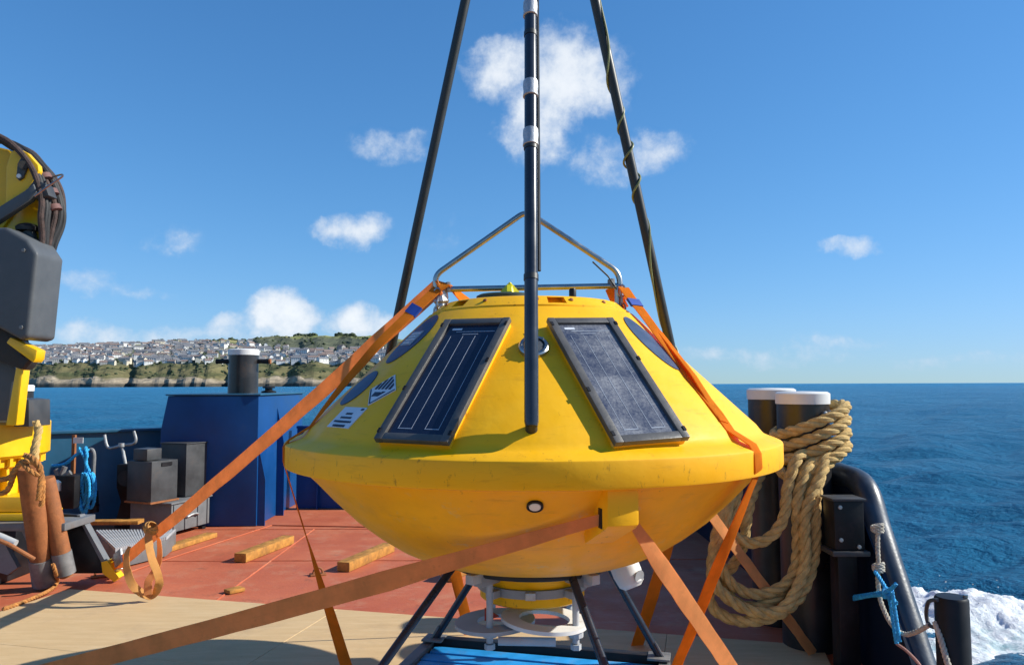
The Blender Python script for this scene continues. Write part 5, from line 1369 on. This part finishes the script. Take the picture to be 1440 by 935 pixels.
cas = MB().prism([(-5.389, 5.950, 2.785), (-5.113, 5.950, 2.910), (-4.037, 5.950, 2.970), (-3.862, 5.950, 2.871), (-3.783, 5.950, 2.757), (-3.825, 5.950, 2.086), (-3.891, 5.950, 2.064), (-4.111, 5.950, 2.183), (-4.732, 5.950, 2.214), (-5.360, 5.950, 2.341)], (0.0, 0.36, 0)).build('casing', M_GREY, cr, bevel=0.05, bseg=4)
for (q) in ((-4.129, 5.945, 2.820), (-4.079, 5.945, 2.279), (-3.889, 5.945, 2.779), (-3.882, 5.945, 2.165)):
    MB().lathe([(0.0, 0), (0.016, 0), (0.016, 0.008), (0.0, 0.010)], Vector(q), 6, Vector((0, -1, 0)).to_track_quat('Z', 'Y').to_matrix()).build('bolt', M_GALVD, cas)
boom = MB().prism([(-6.784, 6.220, 3.151), (-6.686, 6.220, 3.422), (-4.314, 6.220, 3.706), (-4.229, 6.220, 3.687), (-4.154, 6.220, 3.614), (-4.167, 6.220, 3.141), (-4.288, 6.220, 2.961), (-6.052, 6.220, 2.878), (-6.766, 6.220, 2.910)], (0, 0.12, 0)).build('boom', M_CYEL, cr, bevel=0.015)
MB().prism([(-4.169, 6.120, 3.107), (-4.177, 6.120, 3.506), (-4.143, 6.120, 3.637), (-4.079, 6.120, 3.661), (-4.007, 6.120, 3.625), (-3.914, 6.120, 3.523), (-3.906, 6.120, 3.475), (-3.970, 6.120, 3.344), (-4.014, 6.120, 3.284), (-4.102, 6.120, 3.166)], (0, 0.06, 0)).build('boom_cheek', M_CYEL, cr, bevel=0.01)
lg = MB().prism([(-4.077, 6.100, 3.410), (-4.071, 6.100, 3.529), (-4.044, 6.100, 3.577), (-4.003, 6.100, 3.571), (-3.988, 6.100, 3.499), (-4.019, 6.100, 3.410), (-4.053, 6.100, 3.386)], (0, 0.02, 0)).build('pin_plate', M_MACH, cr, bevel=0.006)
MB().lathe([(0.0, 0), (0.018, 0), (0.018, 0.012), (0.0, 0.014)], Vector((-4.049, 6.100, 3.422)), 14, Vector((0, -1, 0)).to_track_quat('Z', 'Y').to_matrix()).build('grease_cap', M_WHITE, lg)
MB().tube([(-4.024, 6.100, 3.517), (-4.004, 6.070, 3.508)], 0.035, 16).build('pin', M_RUBBER, lg)
MB().prism([(-4.286, 6.240, 2.875), (-4.252, 6.240, 3.146), (-4.067, 6.240, 3.267), (-3.912, 6.240, 3.278), (-3.884, 6.240, 3.206), (-3.903, 6.240, 2.832), (-3.975, 6.240, 2.844), (-4.109, 6.240, 2.905)], (0, 0.10, 0)).build('boom_foot', M_CYEL, cr, bevel=0.012)
MB().prism([(-4.240, 6.060, 2.999), (-4.246, 6.060, 3.117), (-3.976, 6.060, 3.292), (-3.909, 6.060, 3.351), (-3.882, 6.060, 3.280), (-3.937, 6.060, 3.210)], (0, 0.07, 0)).build('boom_link', M_GREY, cr, bevel=0.012)
MB().prism([(-3.984, 6.090, 3.300), (-3.918, 6.090, 3.395), (-3.835, 6.090, 3.359), (-3.795, 6.090, 3.258), (-3.922, 6.090, 3.229)], (0, 0.12, 0)).build('link_head', M_MACH, cr, bevel=0.008)
MB().lathe([(0.0, 0), (0.012, 0), (0.012, 0.012), (0.0, 0.014)], Vector((-3.902, 6.080, 3.297)), 12, Vector((0, -1, 0)).to_track_quat('Z', 'Y').to_matrix()).build('bolt', M_STEEL, cr)
MB().tube(smooth_path([(-3.886, 6.050, 3.242), (-3.785, 6.050, 3.319), (-3.684, 6.050, 3.389), (-3.662, 6.050, 3.412), (-3.710, 6.100, 3.433), (-3.835, 6.200, 3.443)], 4), 0.008, 8).build('guard_rod', M_STEEL, cr)
cap = MB().lathe([(0.0, -0.03), (0.085, -0.03), (0.09, 0.0), (0.07, 0.02), (0.03, 0.035), (0.0, 0.035)], Vector((-4.029, 6.200, 3.016)), 18).build('filler_cap', M_RUBBER, cr)
MB().tube([(-4.015, 6.200, 2.980), (-3.974, 6.200, 2.861)], [0.05, 0.04], 12).build('filler_neck', M_MACH, cr)
g = random.Random(8)
hp = [(-4.424, 6.250, 3.808), (-4.314, 6.250, 3.783), (-4.215, 6.250, 3.734), (-4.116, 6.250, 3.672), (-4.015, 6.250, 3.574), (-3.926, 6.250, 3.451), (-3.866, 6.250, 3.317), (-3.836, 6.250, 3.184), (-3.848, 6.250, 3.050), (-3.871, 6.250, 2.906), (-3.895, 6.250, 2.773)]
for j in range(7):
    off = Vector((g.uniform(-0.024, 0.03), -0.15 + 0.05 * j, g.uniform(-0.024, 0.024)))
    pts = [Vector(q) + off * (0.6 if i > 8 else 1.0) + Vector((g.uniform(-.009, .009), 0, g.uniform(-.009, .009))) for i, q in enumerate(hp)]
    MB().tube(smooth_path(pts, 5), 0.024, 9).build('hose', mat('hose_sleeve', (0.07, 0.042, 0.035), 0.8, var=0.4, scale=20, bump=0.5, bscale=90) if j % 3 == 0 else M_RUBBER, cr)
for c in (hp[5], hp[6], hp[7]):
    c = Vector(c)
    MB().tube([c + Vector((-0.02, 0, 0.02)), c + Vector((0.0, 0, -0.02))], 0.058, 12).build('hose_tie', mat('pink_tie', (0.16, 0.075, 0.065), 0.7), cr)
MB().tube(smooth_path([(-3.920, 6.400, 3.182), (-3.918, 6.400, 2.996), (-3.933, 6.400, 2.799)], 4), 0.012, 8).build('hose_rail', M_GREY, cr)

# rusty tubes standing against the crane foot, tied with rope
def rust_tube(b, t, r, label, foot):
    b, t = Vector(b), Vector(t); d = (t - b).normalized()
    root = thing('rusty_tube', tuple(b), label, 'tube', 'rusty tubes against the crane foot')
    MB().tube([b.lerp(t, 0.12), b.lerp(t, 0.5), t - d * 0.03, t], [r, r, r, r * 0.94], 24).build('pipe', M_RUST, root)
    MB().tube([b.lerp(t, 0.03), b.lerp(t, 0.25)], r * 1.08, 24).build('sleeve', M_GALVD, root)
    MB().tube([b, b.lerp(t, 0.05)], r * 0.7, 16).build('spigot', M_RUST, root)
    return root
rust_tube((-3.945, 6.479, 0.02), (-3.845, 6.040, 1.069), 0.082, 'upright rusty orange tube tied to the crane post', None)
rust_tube((-3.746, 6.450, 0.1087), (-3.847, 6.270, 0.9457), 0.072, 'leaning rusty orange tube, the right hand one of two', None)
mb = MB()
ro = [[(-3.876, 6.170, 1.416), (-3.853, 6.160, 1.313), (-3.856, 6.120, 1.174), (-3.837, 6.080, 1.064)], [(-3.838, 6.160, 1.371), (-3.836, 6.120, 1.230), (-3.815, 6.080, 1.092)]]
for q in ro: rope(mb, smooth_path(q, 8), 0.028, 3, 0.16)
tag(mb.build('manila_line', M_ROPE), 'short tan rope hanging beside the yellow slew ring', 'rope')
mb = MB()
for q in ([(-4.091, 6.020, 0.8495), (-3.992, 6.020, 0.8768), (-3.928, 6.000, 1.001), (-3.864, 5.980, 1.092), (-3.783, 5.940, 1.118), (-3.716, 5.960, 1.077), (-3.684, 5.970, 0.9653), (-3.684, 5.980, 0.8263), (-3.698, 5.990, 0.7588)],
          [(-4.097, 6.020, 0.9605), (-3.985, 6.020, 0.9768), (-3.919, 6.000, 1.046), (-3.843, 5.980, 1.125)], [(-3.859, 6.020, 1.155), (-3.746, 5.950, 1.133), (-3.687, 5.950, 1.050), (-3.690, 5.950, 0.8855), (-3.704, 5.960, 0.8019)], [(-3.840, 5.960, 1.105), (-3.733, 5.920, 1.032), (-3.678, 5.940, 1.007)]):
    rope(mb, smooth_path(q, 8), 0.021, 3, 0.12)
tag(mb.build('tan_cord', M_ROPEO), 'orange brown cord lashed round the heads of the rusty tubes', 'rope')
mb = MB()
rope(mb, smooth_path([(-3.833, 5.798, 0.03), (-3.806, 5.945, 0.03), (-3.792, 6.141, 0.03), (-3.807, 6.351, 0.03), (-3.897, 6.577, 0.03), (-3.760, 6.320, 0.164), (-3.757, 6.270, 0.256)], 8), 0.016, 3, 0.09)
tag(mb.build('thin_line', M_ROPEO), 'thin tan line lying on the deck at the foot of the rusty tubes', 'rope')
tag(MB().tube([(-3.994, 5.820, 0.5736), (-3.828, 5.820, 0.5039), (-3.691, 5.920, 0.3694)], 0.016, 10).build('orange_rod', M_RUST), 'thin orange rod running to the rusty tubes from the left edge', 'rod')
# ---- ratchet and strap tail on the long left strap
def on_strap(t): 
    p = Vector(hiP).lerp(Vector(anchor), t); p.z -= 0.03 * 4 * t * (1 - t); return p
sdir = (Vector(anchor) - Vector(hiP)).normalized()
rc = on_strap(0.955); fcn = Vector((-0.35, -1, 0.25)).normalized(); sside = sdir.cross(fcn).normalized()
Mr = Matrix((sdir, sside, sside.cross(sdir) * -1)).transposed()
rt = thing('ratchet', tuple(rc), 'grey steel ratchet buckle near the foot of the long left strap', 'ratchet')
for s in (-1, 1): MB().box(rc + Mr @ Vector((0, s * 0.058, 0.0)) - fcn * -0.02, (0.24, 0.008, 0.05), Mr).build('side_plate', M_GALV, rt, bevel=0.003)
MB().tube([rc + Mr @ Vector((0.0, -0.062, 0)) + fcn * 0.02, rc + Mr @ Vector((0.0, 0.062, 0)) + fcn * 0.02], 0.02, 12).build('spindle', M_GALVD, rt)
MB().box(rc + Mr @ Vector((-0.13, 0, 0)) + fcn * 0.035 + Vector((0, 0, 0.03)), (0.16, 0.12, 0.018), Mr).build('handle', M_GALV, rt, bevel=0.006)
tl = smooth_path([(-2.827, 6.000, 0.5892), (-2.829, 5.950, 0.5441), (-2.783, 5.900, 0.403), (-2.748, 5.940, 0.259), (-2.761, 6.000, 0.152), (-2.822, 6.030, 0.06253), (-2.886, 6.000, 0.08722), (-2.956, 5.980, 0.1578), (-3.015, 6.000, 0.2726), (-3.035, 6.030, 0.3861), (-3.025, 6.050, 0.4368)], 6)
n_ = len(tl)
o = MB().ribbon(tl, [Vector((0.9, -0.5, 0.2)).lerp(Vector((-0.6, -0.5, 0.8)), k / (n_ - 1)) for k in range(n_)], 0.062, 0.004).build('strap_tail', [M_TAIL, EDGE[M_TAIL]])
tag(o, 'pale loose strap tail hanging in a loop to the plywood', 'strap')
t2_ = smooth_path([(-2.824, 6.020, 0.5689), (-2.801, 6.060, 0.4782), (-2.786, 6.050, 0.3423), (-2.817, 6.030, 0.2373), (-2.845, 6.000, 0.174), (-2.832, 5.980, 0.08163)], 6)
o = MB().ribbon(t2_, [Vector((-0.8, -0.7, 0.1)).lerp(Vector((0.2, -1, 0.1)), k / (len(t2_) - 1)) for k in range(len(t2_))], 0.062, 0.004).build('strap_tail', [M_STRAPSH, EDGE[M_STRAPSH]])
tag(o, 'darker twisted strap tail hanging behind the pale loop', 'strap')
kn = Vector((-2.838, 6.000, 0.5837)); mb = MB()
for j in range(3):
    rot = Matrix.Rotation(R(35 * j), 3, 'Y') @ Matrix.Rotation(R(25), 3, 'X')
    ringk = [kn + rot @ Vector((0.052 * math.cos(a), 0.04 * math.sin(a), 0)) for a in [2 * math.pi * k / 20 for k in range(21)]]
    mb.ribbon(ringk, [(p - kn).normalized() for p in ringk], 0.055, 0.006)
tag(mb.build('strap_knot', [M_TAIL, EDGE[M_TAIL]]), 'bulky knot of pale webbing on the long left strap', 'strap')
